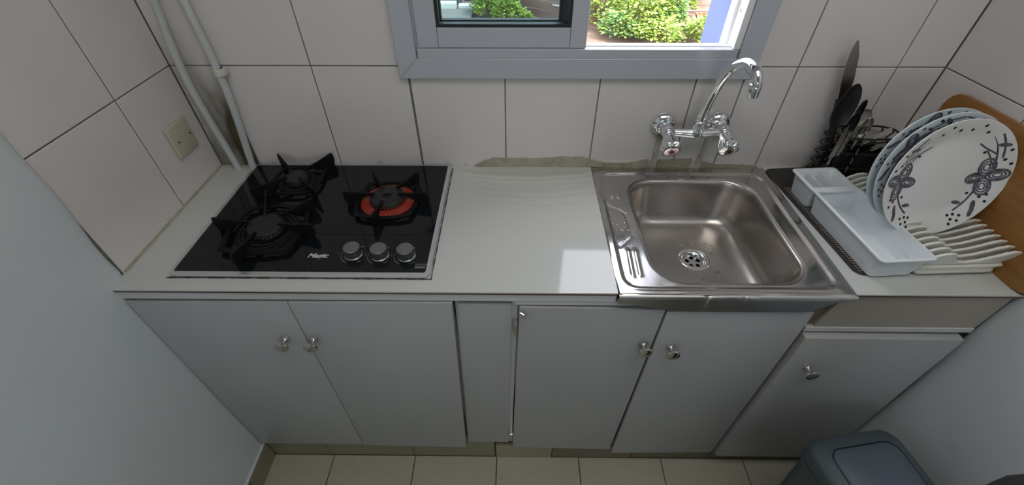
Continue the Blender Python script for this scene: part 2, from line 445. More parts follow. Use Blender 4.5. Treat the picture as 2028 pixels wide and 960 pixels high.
bl = struct('baseboard_left')
for y0, y1 in ((-.485, -.615), (-.615, -.915), (-.915, -1.215), (-1.215, -1.515), (-1.515, -2.0)):
    bm = nb(); box(bm, .0, .014, y1 + .001, y0 - .001, -H, -.838, .0012); obj('tile', bm, 'kick_tile', bl)
bm = nb(); box(bm, 0, .0135, -2.0, -.486, -.840, -.832, .002); obj('plaster_bead', bm, 'plaster', bl)
bb = struct('baseboard_back')
bm = nb(); box(bm, .0, 2.0, -.478, -.47, -H, -.80); obj('backing', bm, 'floor_grout', bb)
for x0, x1, m, y in ((.014, .222, 'kick_tile', 0), (.222, .527, 'kick_tile', 0), (.527, .826, 'kick_tile', 0), (.829, 1.030, 'kick_light', .004), (1.031, 1.32, 'kick_brown', .001), (1.322, 1.60, 'kick_brown', 0), (1.602, 2.0, 'kick_brown', 0)):
    bm = nb(); box(bm, x0 + .0008, x1 - .0008, -.485 - y, -.477, -H, -.842 if y else -.80, .001); obj('tile', bm, m, bb)

# filler along the back edge of the worktop
def filler(pts, d, name, m='mortar'):
    bm = nb(); P = []
    for i in range(len(pts)):
        a, b = Vector((pts[i][0], pts[i][1], 0)), Vector((pts[(i + 1) % len(pts)][0], pts[(i + 1) % len(pts)][1], 0))
        for k in range(4):
            p = a.lerp(b, k / 4); P.append((p.x + random.uniform(-.0015, .0015), p.y + random.uniform(-.0012, .0012)))
    prism(bm, P, 'y', -d, .001, .001); return obj(name, bm, m, wb)
filler([(.768, .001), (.80, .02), (.83, .031), (.95, .028), (1.03, .034), (1.09, .034), (1.125, .024), (1.16, .016), (1.16, -.001)], .0045, 'mortar')
filler([(1.16, -.004), (1.16, .016), (1.23, .014), (1.285, .028), (1.293, .02), (1.293, -.004)], .004, 'mortar')
filler([(1.318, -.004), (1.318, .026), (1.36, .029), (1.42, .030), (1.423, -.004)], .003, 'mortar')
filler([(1.450, -.004), (1.455, .02), (1.50, .010), (1.56, .010), (1.61, .008), (1.63, -.004)], .003, 'mortar')
filler([(1.297, -.006), (1.315, -.006), (1.312, .06), (1.306, .112), (1.296, .112), (1.299, .05)], .006, 'caulk', 'caulk')
filler([(1.428, -.006), (1.446, -.004), (1.449, .02), (1.443, .045), (1.446, .06), (1.444, .11), (1.437, .11), (1.436, .05), (1.430, .02)], .006, 'caulk', 'caulk')
bm = nb(); tube(bm, [(.001, -.004, .001), (.001, -.2, .001), (.002, -.448, .001)], .0035, 6); obj('grime_bead', bm, 'mortar', wl_)
bm = nb(); tube(bm, [(WR - .001, -.004, .001), (WR + .006, -.2, .001), (WR + .017, -.48, .001)], .004, 6); bm.transform(Matrix.Rotation(-KR, 4, 'Z') @ Matrix.Translation((-WR, 0, 0))); obj('sealant_bead', bm, 'mortar', wr, local=True)

# ------------------------------------------------------------------ window
wi = struct('window_1')
X0, X1, Z0, Z1 = .595, 1.500, .273, 1.33; cw = .050
def casing(pts):
    bm = nb(); prism(bm, pts, 'y', -.015, .001, .0012); obj('casing', bm, 'alu', wi)
g = .0004
casing([(X0, Z0), (X1, Z0), (X1 - cw - .004, Z0 + cw), (X0 + cw, Z0 + cw)])
casing([(X0 - g, Z0 + g), (X0 + cw - g, Z0 + cw + g), (X0 + cw - g, Z1 - cw), (X0 - g, Z1)])
casing([(X1 + g, Z0 + g), (X1 + g, Z1), (X1 - cw - .004 + g, Z1 - cw), (X1 - cw - .004 + g, Z0 + cw + g)])
casing([(X0, Z1), (X0 + cw, Z1 - cw), (X1 - cw, Z1 - cw), (X1, Z1)])
fx0, fx1, fz0, fz1 = .6475, 1.4425, .3225, 1.278
bm = nb(); box(bm, fx0, fx1, -.010, .012, fz0, .3445, .001); obj('bottom_rail', bm, 'alu', wi)
bm = nb(); box(bm, fx0, fx1, -.010, .10, fz1 - .02, fz1, .001); obj('top_rail', bm, 'alu', wi)
# inner white tracks and jambs of the open half
bm = nb(); box(bm, .64, 1.446, .0125, .046, .30, .338, .001); box(bm, .64, 1.446, .0125, .018, .338, .347, .001); box(bm, .64, 1.446, .046, .095, .29, .326, .001); box(bm, .64, 1.446, .040, .045, .338, .342, .001); obj('track', bm, 'alu_white', wi)
bm = nb(); box(bm, 1.429, 1.4455, -.008, .012, .345, fz1, .001); box(bm, 1.434, 1.4455, .012, .095, .30, fz1, .001); box(bm, 1.426, 1.436, .045, .052, .338, fz1, .001); obj('jamb', bm, 'alu_white', wi)
bm = nb(); box(bm, .640, .6502, .001, .095, .325, fz1, .0008); obj('jamb', bm, 'alu', wi)
bm = nb(); lathe(bm, [(.006, 0), (.006, .003), (.003, .004)], (1.4365, .028, .425), (-1, 0, 0), 14); obj('screw', bm, 'chrome_old', wi)
bm = nb()
prism(bm, [(.094, .27), (.165, .255), (.165, .285), (.094, .312)], 'x', .58, 1.52, .002)
obj('sill', bm, 'white_wall', wi)
def sash(name, x0, x1, y0, y1, z0, z1, wl0, wr0, wb0, m, gm, pane_y):
    s = bpy.data.objects.new(name, None); COL.objects.link(s); s.parent = wi; s.location = ((x0 + x1) / 2, y0, z0)
    def part(n, a, b, c, d, mm, ya=y0, yb=y1, bev=.0012):
        bm = nb(); box(bm, a, b, ya, yb, c, d, bev); obj(n, bm, mm, s)
    part('stile', x0, x0 + wl0, z0, z1, m); part('stile', x1 - wr0, x1, z0, z1, m)
    part('rail', x0 + wl0 + .0006, x1 - wr0 - .0006, z0, z0 + wb0, m, y0 + .0015); part('rail', x0 + wl0 + .0006, x1 - wr0 - .0006, z1 - wb0, z1, m, y0 + .0015)
    gx0, gx1, gz0, gz1 = x0 + wl0, x1 - wr0, z0 + wb0, z1 - wb0; t = .0075
    bm = nb()
    for a, b, c, d in ((gx0, gx1, gz0, gz0 + t), (gx0, gx1, gz1 - t, gz1), (gx0, gx0 + t, gz0 + t, gz1 - t), (gx1 - t, gx1, gz0 + t, gz1 - t)):
        box(bm, a, b, y0 + .002, y1 - .002, c, d, .0008)
    obj('gasket', bm, gm, s)
    bm = nb(); box(bm, gx0 + .002, gx1 - .002, pane_y, pane_y + .004, gz0 + .002, gz1 - .002); obj('pane', bm, 'glass', s, smooth=0)
sash('sash', .6505, 1.0665, -.004, .022, .3455, 1.255, .05, .040, .047, 'alu', 'gasket', .010)
sash('sash', .668, 1.058, .052, .076, .346, 1.255, .03, .050, .04, 'alu_dark', 'gasket', .062)

# ------------------------------------------------------------------ worktop
ct = thing('countertop', 'cream laminate worktop running wall to wall around the hob and the sink', 'countertop', (.6, -.25, -.03))
def top_panel(x0, x1, y0, y1):
    bm = nb(); nx, ny = 60, 24; V = {}
    for i in range(nx + 1):
        for j in range(ny + 1):
            x = x0 + (x1 - x0) * i / nx; y = y0 + (y1 - y0) * j / ny
            V[i, j] = bm.verts.new((x, y, 0))
    for i in range(nx):
        for j in range(ny): bm.faces.new((V[i, j], V[i + 1, j], V[i + 1, j + 1], V[i, j + 1]))
    r = bmesh.ops.extrude_face_region(bm, geom=bm.faces[:])
    for v in [e for e in r['geom'] if isinstance(e, bmesh.types.BMVert)]: v.co.z = -.0035
    return bm
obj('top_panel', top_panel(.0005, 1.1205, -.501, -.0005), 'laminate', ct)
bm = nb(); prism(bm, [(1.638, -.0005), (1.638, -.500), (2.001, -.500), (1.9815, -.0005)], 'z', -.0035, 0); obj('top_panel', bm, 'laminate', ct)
bm = nb(); box(bm, .0005, 1.1205, -.5015, -.02, -.0075, -.0036); prism(bm, [(1.638, -.0005), (1.638, -.5005), (2.001, -.5005), (1.9815, -.0005)], 'z', -.0075, -.0036); obj('edge_strip', bm, 'laminate_edge', ct, label='dark brown edge line of the laminate')
bm = nb(); box(bm, .001, 1.1205, -.4985, -.47, -.034, -.0078, .002); obj('front_batten', bm, 'white_paint', ct, label='white painted batten under the front edge')
bm = nb(); box(bm, .001, 1.1205, -.47, -.001, -.03, -.0078); box(bm, 1.1205, 1.638, -.016, -.001, -.03, -.004); obj('core_board', bm, 'carcass', ct)

# ------------------------------------------------------------------ cabinets
def knob(parent, x, z, y=-.5):
    bm = nb()
    lathe(bm, [(.0, -.001), (.0095, -.001), (.0095, .0018), (.0070, .004), (.0048, .010), (.0050, .017), (.0095, .0205), (.0165, .0235), (.0178, .0265), (.0155, .030), (.0095, .0322), (.002, .033)], (x, y, z), (0, -1, 0), 28)
    return obj('knob', bm, 'chrome_old', parent)
def door(parent, q, y=-.5, t=.016, name='door'):
    """q = TL, TR, BR, BL in (x, z)"""
    bm = nb(); prism(bm, [q[3], q[2], q[1], q[0]], 'y', y, y + t, .0018, 2); return obj(name, bm, 'door_paint', parent)
def carcass(parent, x0, x1, z0, z1, top=True, y0=-.482):
    bm = nb(); t = .016
    box(bm, x0, x0 + t, y0, -.012, z0, z1); box(bm, x1 - t, x1, y0, -.012, z0, z1); box(bm, x0 + t, x1 - t, y0, -.012, z0, z0 + t)
    box(bm, x0 + t, x1 - t, -.02, -.012, z0 + t, z1)
    if top: box(bm, x0 + t, x1 - t, y0, y0 + .05, z1 - .016, z1)
    obj('carcass', bm, 'carcass', parent)

c1 = thing('base_cabinet', 'white two-door base cabinet under the black gas hob, against the left wall', 'cabinet', (.375, -.25, -H), group=None)
carcass(c1, .004, .752, -.800, -.036)
d = door(c1, [(.0110, -.044), (.3795, -.041), (.3715, -.810), (.0150, -.812)])
knob(d, .327, -.180); 
d = door(c1, [(.3825, -.040), (.7535, -.037), (.7285, -.824), (.3745, -.813)], y=-.502)
knob(d, .399, -.178, -.502)

c2 = thing('filler_cabinet', 'narrow white blank panel between the hob cabinet and the sink cabinet', 'cabinet', (.81, -.25, -H))
bm = nb(); prism(bm, [(.737, -.81), (.886, -.81), (.902, -.036), (.7575, -.036)], 'y', -.484, -.47); obj('frame_board', bm, 'white_paint', c2)
bm = nb(); box(bm, .757, .77, -.469, -.012, -.80, -.036); box(bm, .877, .890, -.469, -.012, -.80, -.036); obj('carcass', bm, 'carcass', c2)
door(c2, [(.7625, -.049), (.888, -.050), (.8745, -.797), (.7365, -.797)], y=-.494, t=.009, name='front_panel')

c3 = thing('base_cabinet', 'white two-door base cabinet with small chrome knobs under the steel sink', 'cabinet', (1.24, -.25, -H))
carcass(c3, .896, 1.583, -.815, -.036, top=False)
d3 = door(c3, [(.905, -.052), (1.2375, -.058), (1.227, -.834), (.889, -.823)])
knob(d3, 1.213, -.190)
d4 = door(c3, [(1.2415, -.060), (1.5735, -.058), (1.5815, -.842), (1.2355, -.856)], y=-.503)
knob(d4, 1.281, -.196, -.503)
bm = nb(); box(bm, .896, 1.575, -.4965, -.482, -.048, -.036, .001); obj('top_rail', bm, 'white_paint', c3)
for z in (-.135, -.742):
    x = .897 - (.135 + z) * -.0195
    bm = nb(); box(bm, x - .006, x + .005, -.4995, -.483, z - .022, z + .022, .001); tube(bm, [(x, -.501, z - .02), (x, -.501, z + .02)], .0042, 10); obj('hinge', bm, 'chrome_old', c3)
bm = nb(); tube(bm, [(.906, -.504, -.066), (.914, -.508, -.069), (.922, -.509, -.077)], [.003, .004, .0035], 8); box(bm, .903, .909, -.506, -.499, -.070, -.062, .001); obj('latch', bm, 'chrome_old', c3)

c4 = thing('base_cabinet', 'low single-door white cabinet in the right corner below the dish rack', 'cabinet', (1.79, -.25, -H))
carcass(c4, 1.588, 1.972, -.82, -.034)
bm = nb(); prism(bm, [(1.605, -.1225), (1.985, -.128), (1.993, -.008), (1.622, -.008)], 'y', -.494, -.4815, .001); obj('apron', bm, 'apron', c4, label='beige board above the door')
bm = nb(); prism(bm, [(1.583, -.122), (1.603, -.122), (1.618, -.012), (1.583, -.012)], 'y', -.487, -.4815, .0008); obj('corner_batten', bm, 'wood_shaded', c4, label='timber batten, coloured brown for shade')
bm = nb(); box(bm, 1.586, 1.984, -.4965, -.4815, -.140, -.124, .001); obj('rail', bm, 'white_paint', c4)
d5 = door(c4, [(1.588, -.1465), (1.966, -.150), (1.970, -.85), (1.599, -.85)], y=-.512, t=.03)
knob(d5, 1.646, -.268, -.512)

# ------------------------------------------------------------------ gas hob
hob = thing('gas_hob', 'black glass three-burner gas hob with pale steel rim set in the worktop', 'hob', (.41, -.235, 0))
hx0, hx1, hy0, hy1 = .1095, .7025, -.4625, -.0065
bm = nb(); o_ = rrect(hx0, hx1, hy0, hy1, .012); i_ = rrect(hx0 + .0085, hx1 - .0105, hy0 + .011, hy1 - .0065, .006)
loft(bm, [[(x, y, .0003) for x, y in o_], [(x, y, .006) for x, y in o_],
          [(x * .998 + .41 * .002, y * .998 - .235 * .002, .0085) for x, y in o_], [(x, y, .0088) for x, y in i_], [(x, y, .006) for x, y in i_]], True, True, False)
obj('rim', bm, 'hob_rim', hob, label='pale steel rim')
bm = nb(); prism(bm, i_, 'z', .004, .0078); obj('glass_top', bm, 'glass_black', hob)
GZ = .0078
bm = nb(); P = []
for k in range(61):
    P.append((hx0 - .004 + (hx1 - hx0 + .008) * k / 60, hy0 - .0015 + random.uniform(-.0004, .0004), .0008))
for k in range(1, 40): P.append((hx1 + .003 + random.uniform(-.0003, .0003), hy0 + (hy1 - hy0) * k / 40, .0008))
tube(bm, P, [.0013 + random.uniform(-.0005, .0007) for _ in P], 5); obj('grimy_seal', bm, 'grime', hob, label='dark grimy sealant line around the rim')
def burner(cx, cy, r, red=False, name='burner'):
    e = bpy.data.objects.new(name, None); COL.objects.link(e); e.parent = hob; e.location = (cx - .41, cy + .235, GZ)
    bm = nb()
    lathe(bm, [(r * 1.75, 0), (r * 1.75, .002), (r * 1.6, .004), (r * 1.5, .0035)] + [(r * 1.38, .0025)] + ([(r * 1.2, .0025)]), (cx, cy, GZ), n=48)
    obj('drip_ring', bm, 'iron', e)
    bm = nb()
    if red:
        lathe(bm, [(r * 1.52, .0035), (r * 1.52, .007), (r * 1.45, .0085), (r * 1.06, .0105), (r * 1.0, .0075)], (cx, cy, GZ), n=56)
        obj('red_ring', bm, 'red', e, label='red enamelled ring')
    else:
        for k in (1.3, 1.52):
            tube(bm, [(cx + r * k * math.cos(a * PI / 20), cy + r * k * math.sin(a * PI / 20), GZ + .0052) for a in range(40)], .0016, 8, closed=True)
        obj('ring', bm, 'burner_grey', e)
    bm = nb()
    lathe(bm, [(r * .86, .004), (r * .86, .012), (r * .98, .015), (r * .98, .0185)], (cx, cy, GZ), n=48)
    for k in range(28):
        a = 2 * PI * k / 28; c, s = math.cos(a), math.sin(a)
        tube(bm, [(cx + r * .86 * c, cy + r * .86 * s, GZ + .008), (cx + r * .95 * c, cy + r * .95 * s, GZ + .013)], .0016, 5)
    obj('flame_spreader', bm, 'burner_rim', e)
    bm = nb()
    prof = [(r * .95, .0186), (r * .97, .021), (r * .93, .0235), (r * .6, .0246)]
    prof += [(r * .24, .0246), (r * .22, .018)] if red else [(r * .05, .0248)]
    lathe(bm, prof, (cx, cy, GZ), n=48); obj('burner_cap', bm, 'burner_grey', e)
    if red:
        bm = nb(); lathe(bm, [(r * .225, .0), (r * .225, .0186), (r * .06, .019)], (cx, cy, GZ), n=24); obj('centre_jet', bm, 'black_hole', e)
def support(cx, cy, angs, r_out, r_in, ring_r, name='pan_support', hole=False):
    e = bpy.data.objects.new(name, None); COL.objects.link(e); e.parent = hob; e.location = (cx - .41, cy + .235, GZ)
    bm = nb(); N = 4
    sq = [(cx + ring_r * 1.08 * math.cos(2 * PI * k / 48) / max(abs(math.cos(2 * PI * k / 48)), abs(math.sin(2 * PI * k / 48))) ** .55, cy + ring_r * 1.08 * math.sin(2 * PI * k / 48) / max(abs(math.cos(2 * PI * k / 48)), abs(math.sin(2 * PI * k / 48))) ** .55, GZ + .009) for k in range(48)]
    inn = [(cx + (x - cx) * .86, cy + (y - cy) * .86, z) for x, y, z in sq]
    loft(bm, [sq, [(x, y, GZ + .013) for x, y, z in sq], [(x, y, GZ + .013) for x, y, z in inn], [(x, y, GZ + .009) for x, y, z in inn], sq], True, False, False)
    bmesh.ops.remove_doubles(bm, verts=bm.verts, dist=1e-6)
    obj('ring', bm, 'iron', e)
    for i, a in enumerate(angs):
        a = math.radians(a); bm = nb()
        prof = [(r_out - .012, 0), (r_out - .004, 0), (r_out + .002, .022), (r_out, .040), (r_out - .008, .0415), (r_out * .6, .034), (r_in + .004, .034), (r_in, .030), (r_in + .006, .026), (r_out * .55, .0225), (ring_r * .92, .012)]
        prism(bm, prof, 'y', -.0028, .0028, .001)
        bm.transform(Matrix.Translation((cx, cy, GZ)) @ Matrix.Rotation(a, 4, 'Z'))
        obj('arm', bm, 'iron', e)
burner(.5525, -.193, .047, True); support(.5525, -.193, (122, 52, -4, 184, 263), .112, .030, .078)
burner(.278, -.314, .044); support(.278, -.314, (110, 44, -8, 178, 262), .128, .034, .088)
burner(.276, -.105, .031); support(.276, -.105, (133, 52, 225, 315), .122, .022, .066)
for k, (x, y) in enumerate(((.5135, -.394), (.5765, -.3965), (.639, -.3975))):
    bm = nb(); lathe(bm, [(.0215, 0), (.0215, .002), (.0195, .0035), (.0188, .021), (.0196, .0235), (.0185, .0255), (.004, .026)], (x, y, GZ), n=36); kb = obj('control_knob', bm, 'knob_metal', hob)
    bm = nb(); box(bm, x - .0007, x + .0007, y + .006, y + .0178, GZ + .0256, GZ + .0264); obj('pointer', bm, 'print_grey', kb)
    bm = nb()
    tube(bm, [(x + .0285 * math.cos(math.radians(a)), y + .0285 * math.sin(math.radians(a)), GZ + .0002) for a in range(165, 250, 5)], .0008, 5)
    tube(bm, [(x + .0285 * math.cos(math.radians(a)), y + .0285 * math.sin(math.radians(a)), GZ + .0002) for a in range(300, 325, 5)], .0005, 5)
    box(bm, x + .006, x + .011, y + .027, y + .0282, GZ, GZ + .0003); box(bm, x + .0125, x + .016, y + .0255, y + .029, GZ, GZ + .0003)
    box(bm, x - .037, x - .033, y + .002, y + .0032, GZ, GZ + .0003); box(bm, x - .0355, x - .0345, y + .0005, y + .0045, GZ, GZ + .0003)
    obj('dial_marking', bm, 'print_grey', hob, kind='stuff')
def text_mesh(txt, size, shear=0, bold=0):
    cu = bpy.data.curves.new('lettering', 'FONT'); cu.body = txt; cu.size = size; cu.shear = shear; cu.offset = bold; cu.extrude = .0002
    cu.align_x = 'LEFT'
    to = bpy.data.objects.new('lettering_tmp', cu); COL.objects.link(to)
    dg = bpy.context.evaluated_depsgraph_get(); me = bpy.data.meshes.new_from_object(to.evaluated_get(dg))
    bpy.data.objects.remove(to); bpy.data.curves.remove(cu); return me
def lettering(name, txt, size, x, y, z, m, parent, rot=0, shear=0, bold=0, sx=1):
    me = text_mesh(txt, size, shear, bold); me.materials.clear(); me.materials.append(M[m])
    o = bpy.data.objects.new(name, me); COL.objects.link(o); o.parent = parent
    off = Vector((x, y, z + H)); p = parent
    while p: off -= p.location; p = p.parent
    o.location = off; o.rotation_euler = (0, 0, rot); o.scale = (sx, 1, 1); return o
lettering('lettering', 'Magic', .0195, .4065, -.4045, GZ + .0003, 'print', hob, shear=.28, bold=.0006, sx=1.05)
bm = nb(); box(bm, .664, .690, -.4245, -.4235, GZ, GZ + .0003); box(bm, .664, .690, -.4285, -.4275, GZ, GZ + .0003)
for k in range(5): box(bm, .666 + k * .0047, .6695 + k * .0047, -.4365, -.4315, GZ, GZ + .0003)
obj('printed_mark', bm, 'print_grey', hob, kind='stuff')

# ------------------------------------------------------------------ sink
sk = thing('sink', 'stainless steel inset sink with square bowl, wet drainer and dented front lip', 'sink', (1.38, -.26, 0))
SX0, SX1, SY0, SY1 = 1.1215, 1.637, -.505, -.013
BX0, BX1, BY0, BY1, BR = 1.213, 1.566, -.466, -.066, .075
def rr_ray(cx, cy, a, x0, x1, y0, y1, r):
    """distance from (cx,cy) along angle a to a rounded rectangle"""
    c, s = math.cos(a), math.sin(a); lo, hi = 0, 2
    def inside(x, y):
        dx = max(x0 + r - x, 0, x - (x1 - r)); dy = max(y0 + r - y, 0, y - (y1 - r))
        return x0 <= x <= x1 and y0 <= y <= y1 and math.hypot(dx, dy) <= r
    for _ in range(26):
        mid = (lo + hi) / 2
        if inside(cx + c * mid, cy + s * mid): lo = mid
        else: hi = mid
    return lo
BCX, BCY = (BX0 + BX1) / 2, (BY0 + BY1) / 2
angs = sorted([2 * PI * k / 320 for k in range(320)] + [math.atan2(y - BCY, x - BCX) % (2 * PI) for x in (SX0, SX1) for y in (SY0, SY1)])
def seg_d(px, py, pts):
    best = 9
    for (ax, ay), (bx, by) in zip(pts, pts[1:]):
        dx, dy = bx - ax, by - ay; t = max(0, min(1, ((px - ax) * dx + (py - ay) * dy) / (dx * dx + dy * dy)))
        best = min(best, math.hypot(px - ax - t * dx, py - ay - t * dy))
    return best
boom = [(p.x, p.y) for p in smooth_path([(1.137, -.168, 0), (1.146, -.192, 0), (1.180, -.217, 0), (1.186, -.255, 0), (1.187, -.300, 0), (1.183, -.318, 0), (1.150, -.350, 0)], 5)]
def sstep(a, b, x):
    t = max(0, min(1, (x - a) / (b - a))); return t * t * (3 - 2 * t)
def sd_rr(x, y, x0, x1, y0, y1, r):
    dx = abs(x - (x0 + x1) / 2) - (x1 - x0) / 2 + r; dy = abs(y - (y0 + y1) / 2) - (y1 - y0) / 2 + r
    return math.hypot(max(dx, 0), max(dy, 0)) + min(max(dx, dy), 0) - r
def deck(x, y):
    d = sd_rr(x, y, 1.136, 1.612, -.487, -.037, .035)
    z = -.0035 * (1 - sstep(-.009, .001, d)) + .0012 * math.exp(-((d - .003) / .003) ** 2)
    db = seg_d(x, y, boom); z -= .0016 * math.exp(-(db / .0028) ** 2)
    for rx in (1.163, 1.180):
        for y0, y1 in ((-.445, -.365), (-.150, -.105)):
            q = seg_d(x, y, [(rx, y0), (rx + .004, y1)]); z += .0026 * math.exp(-(q / .0048) ** 2)
    z += .0006 * math.sin(x * 40) * math.sin(y * 33)
    return z
bm = nb(); rings = []
NR = 46
for j in range(NR + 1):
    t = j / NR; ring = []
    for a in angs:
        do = rr_ray(BCX, BCY, a, SX0, SX1, SY0, SY1, .0005); di = rr_ray(BCX, BCY, a, BX0, BX1, BY0, BY1, BR)
        dd = do + (di - do) * t; x, y = BCX + dd * math.cos(a), BCY + dd * math.sin(a)
        edge = sstep(0, .004, do - dd)
        roll = -.002 * (1 - sstep(0, .008, dd - di))
        ring.append((x, y, .0015 + deck(x, y) * edge + roll - .001 * (1 - edge)))
    rings.append(ring)
loft(bm, rings, True, False, False)
obj('deck', bm, 'steel', sk, smooth=60)
# bowl
bm = nb(); rings = []
DX, DY, DZ = 1.402, -.246, -.143
zr = lambda x, y: .0015 + deck(x, y) - .002
prof = [(0, 0), (.0016, -.0010), (.0035, -.0035), (.0052, -.008), (.008, -.03), (.0125, -.07), (.0165, -.098), (.021, -.113), (.028, -.125), (.038, -.1335), (.052, -.138), (.070, -.1395)]
for d, z in prof:
    ring = []
    for a in angs:
        r = max(BR - d * .35, .03); dd = rr_ray(BCX, BCY, a, BX0 + d, BX1 - d, BY0 + d, BY1 - d, r)
        x, y = BCX + dd * math.cos(a), BCY + dd * math.sin(a)
        ring.append((x, y, z + (zr(x, y) if d < .006 else zr(BCX + .999 * dd * math.cos(a), y) * 0 - .004)))
    rings.append(ring)
last = rings[-1]
for k in range(1, 8):
    t = k / 7; ring = []
    for a, p in zip(angs, last):
        q = (DX + .042 * math.cos(a), DY + .042 * math.sin(a)); tt = t
        ring.append((p[0] + (q[0] - p[0]) * tt, p[1] + (q[1] - p[1]) * tt, p[2] + (-.149 - p[2]) * t ** 1.5))
    rings.append(ring)
loft(bm, rings, True, False, False); obj('bowl', bm, 'steel_bowl', sk, smooth=60)
# front lip with two dents
bm = nb(); rows = []
for i in range(361):
    x = SX0 + (SX1 - SX0) * i / 360; t = i / 360
    hgt = .028 + .024 * sstep(0, .35, t); hgt *= 1 - .95 * sstep(.80, 1.0, t)
    dent = .0022 * math.exp(-((x - 1.312) / .0042) ** 2) + .002 * math.exp(-((x - 1.392) / .0048) ** 2)
    bulge = .0012 * math.exp(-((x - 1.33) / .018) ** 2) + .0012 * math.exp(-((x - 1.41) / .016) ** 2)
    row = []
    for k, (dy, dz) in enumerate(((0, 0), (-.0035, -.001), (-.0055, -.004), (-.006, -.012), (-.0055, -.3), (-.005, -.65), (-.0045, -1.0), (-.002, -1.02))):
        z = dz if k < 4 else -.012 + (hgt - .012) * (dz + .02)
        if hgt < .014 and k >= 3: z = -max(hgt, .004) * (.6 + .05 * k)
        w = [0, .6, 1, 1, .7, .35, .15, .1][k]
        row.append((x, SY0 + dy + (dent - bulge) * w, .0005 + z * 1.0 - (.002 * math.exp(-((x - 1.312) / .006) ** 2) if k == 0 else 0)))
    rows.append(row)
loft(bm, rows, False); obj('front_lip', bm, 'steel_lip', sk, smooth=60, label='bent steel front lip with two dents')
dr = bpy.data.objects.new('drain', None); COL.objects.link(dr); dr.parent = sk; dr.location = (DX - 1.38, DY + .26, DZ)
bm = nb(); lathe(bm, [(.0425, -.0065), (.0425, -.0045), (.040, -.0035), (.031, -.0045), (.0275, -.0075), (.0265, -.018), (.0265, -.022)], (DX, DY, DZ), n=40, cap0=False, cap1=False); obj('flange', bm, 'chrome', dr)
bm = nb(); circ = lambda cx, cy, r, n=16: [(cx + r * math.cos(2 * PI * k / n), cy + r * math.sin(2 * PI * k / n)) for k in range(n)]
holed_plate(bm, circ(DX, DY, .0264, 32), [circ(DX + .0165 * math.cos(a), DY + .0165 * math.sin(a), .0062) for a in [math.radians(20 + 72 * k) for k in range(5)]], DZ - .018, DZ - .0165); obj('strainer', bm, 'chrome', dr)
bm = nb(); lathe(bm, [(.0262, -.03), (.0262, -.0195), (.026, -.031)], (DX, DY, DZ), n=24, cap0=True, cap1=False); lathe(bm, [(.0262, -.031), (.001, -.0312)], (DX, DY, DZ), n=24); obj('waste_pipe', bm, 'black_hole', dr)
# water left on the steel
bm = nb()
def drop(x, y, z, r, sx=1):
    rg = []
    for q, hh in ((1, 0), (.86, .22), (.55, .4), (.15, .48)):
        rg.append([(x + r * q * sx * math.cos(2 * PI * k / 10), y + r * q * math.sin(2 * PI * k / 10), z + r * hh) for k in range(10)])
    loft(bm, rg, True, True, True)
for k in range(130):
    x, y = random.uniform(1.40, 1.53), random.uniform(-.42, -.12)
    if math.hypot(x - DX, y - DY) < .05: continue
    if random.random() < .4: x = random.uniform(1.27, 1.50)
    d_in = -sd_rr(x, y, BX0 + .07, BX1 - .07, BY0 + .07, BY1 - .07, .04)
    if d_in < 0 or math.hypot(x - DX, y - DY) < .06: continue
    t = 1 - min(1, d_in / .13)
    drop(x, y, -.1462, random.uniform(.002, .0055), random.uniform(.5, 1.8))
for k in range(60):
    x, y = random.uniform(1.138, 1.205), random.gauss(-.29, .07)
    if not -.44 < y < -.08: continue
    drop(x, y, .0015 + deck(x, y) - .0003, random.uniform(.001, .003), random.uniform(.7, 1.4))
obj('water_drops', bm, 'water', sk, kind='stuff', smooth=60)

# ------------------------------------------------------------------ mixer tap
tp = thing('mixer_tap', 'chrome wall-mounted mixer tap with curved swan spout above the sink', 'tap', (1.38, -.002, .145))
for x, z in ((1.306, .143), (1.456, .145)):
    bm = nb(); lathe(bm, [(.034, .0), (.034, .004), (.031, .011), (.021, .018), (.018, .019)], (x, -.001, z), (0, -1, 0), 32)
    lathe(bm, [(.0165, .017), (.0165, .027), (.014, .028)], (x, -.001, z), (0, -1, 0), 6); obj('escutcheon', bm, 'chrome', tp)
bm = nb()
P = smooth_path([(1.306, -.030, .144), (1.306, -.052, .1445), (1.318, -.060, .1445)], 3)
lathe(bm, [(.0145, 0), (.0155, .006), (.0175, .014), (.0175, .034), (.0150, .040)], (1.306, -.027, .144), (0, -1, 0), 28)
lathe(bm, [(.0145, 0), (.0155, .006), (.0175, .014), (.0175, .034), (.0150, .040)], (1.456, -.027, .1455), (0, -1, 0), 28)
tube(bm, smooth_path([(1.310, -.052, .144), (1.340, -.055, .1435), (1.381, -.058, .143), (1.422, -.055, .144), (1.452, -.052, .1455)], 5), [.0095, .0095, .0097, .010, .0105, .011, .0115, .012, .0128, .0138, .0145, .0138, .0128, .012, .0115, .011, .0105, .010, .0097, .0095, .0095][:21], 20)
lathe(bm, [(.0155, 0), (.0165, .012), (.0155, .024), (.0125, .032), (.0125, .036)], (1.381, -.058, .138), (0, 0, 1), 28)
obj('body', bm, 'chrome', tp)
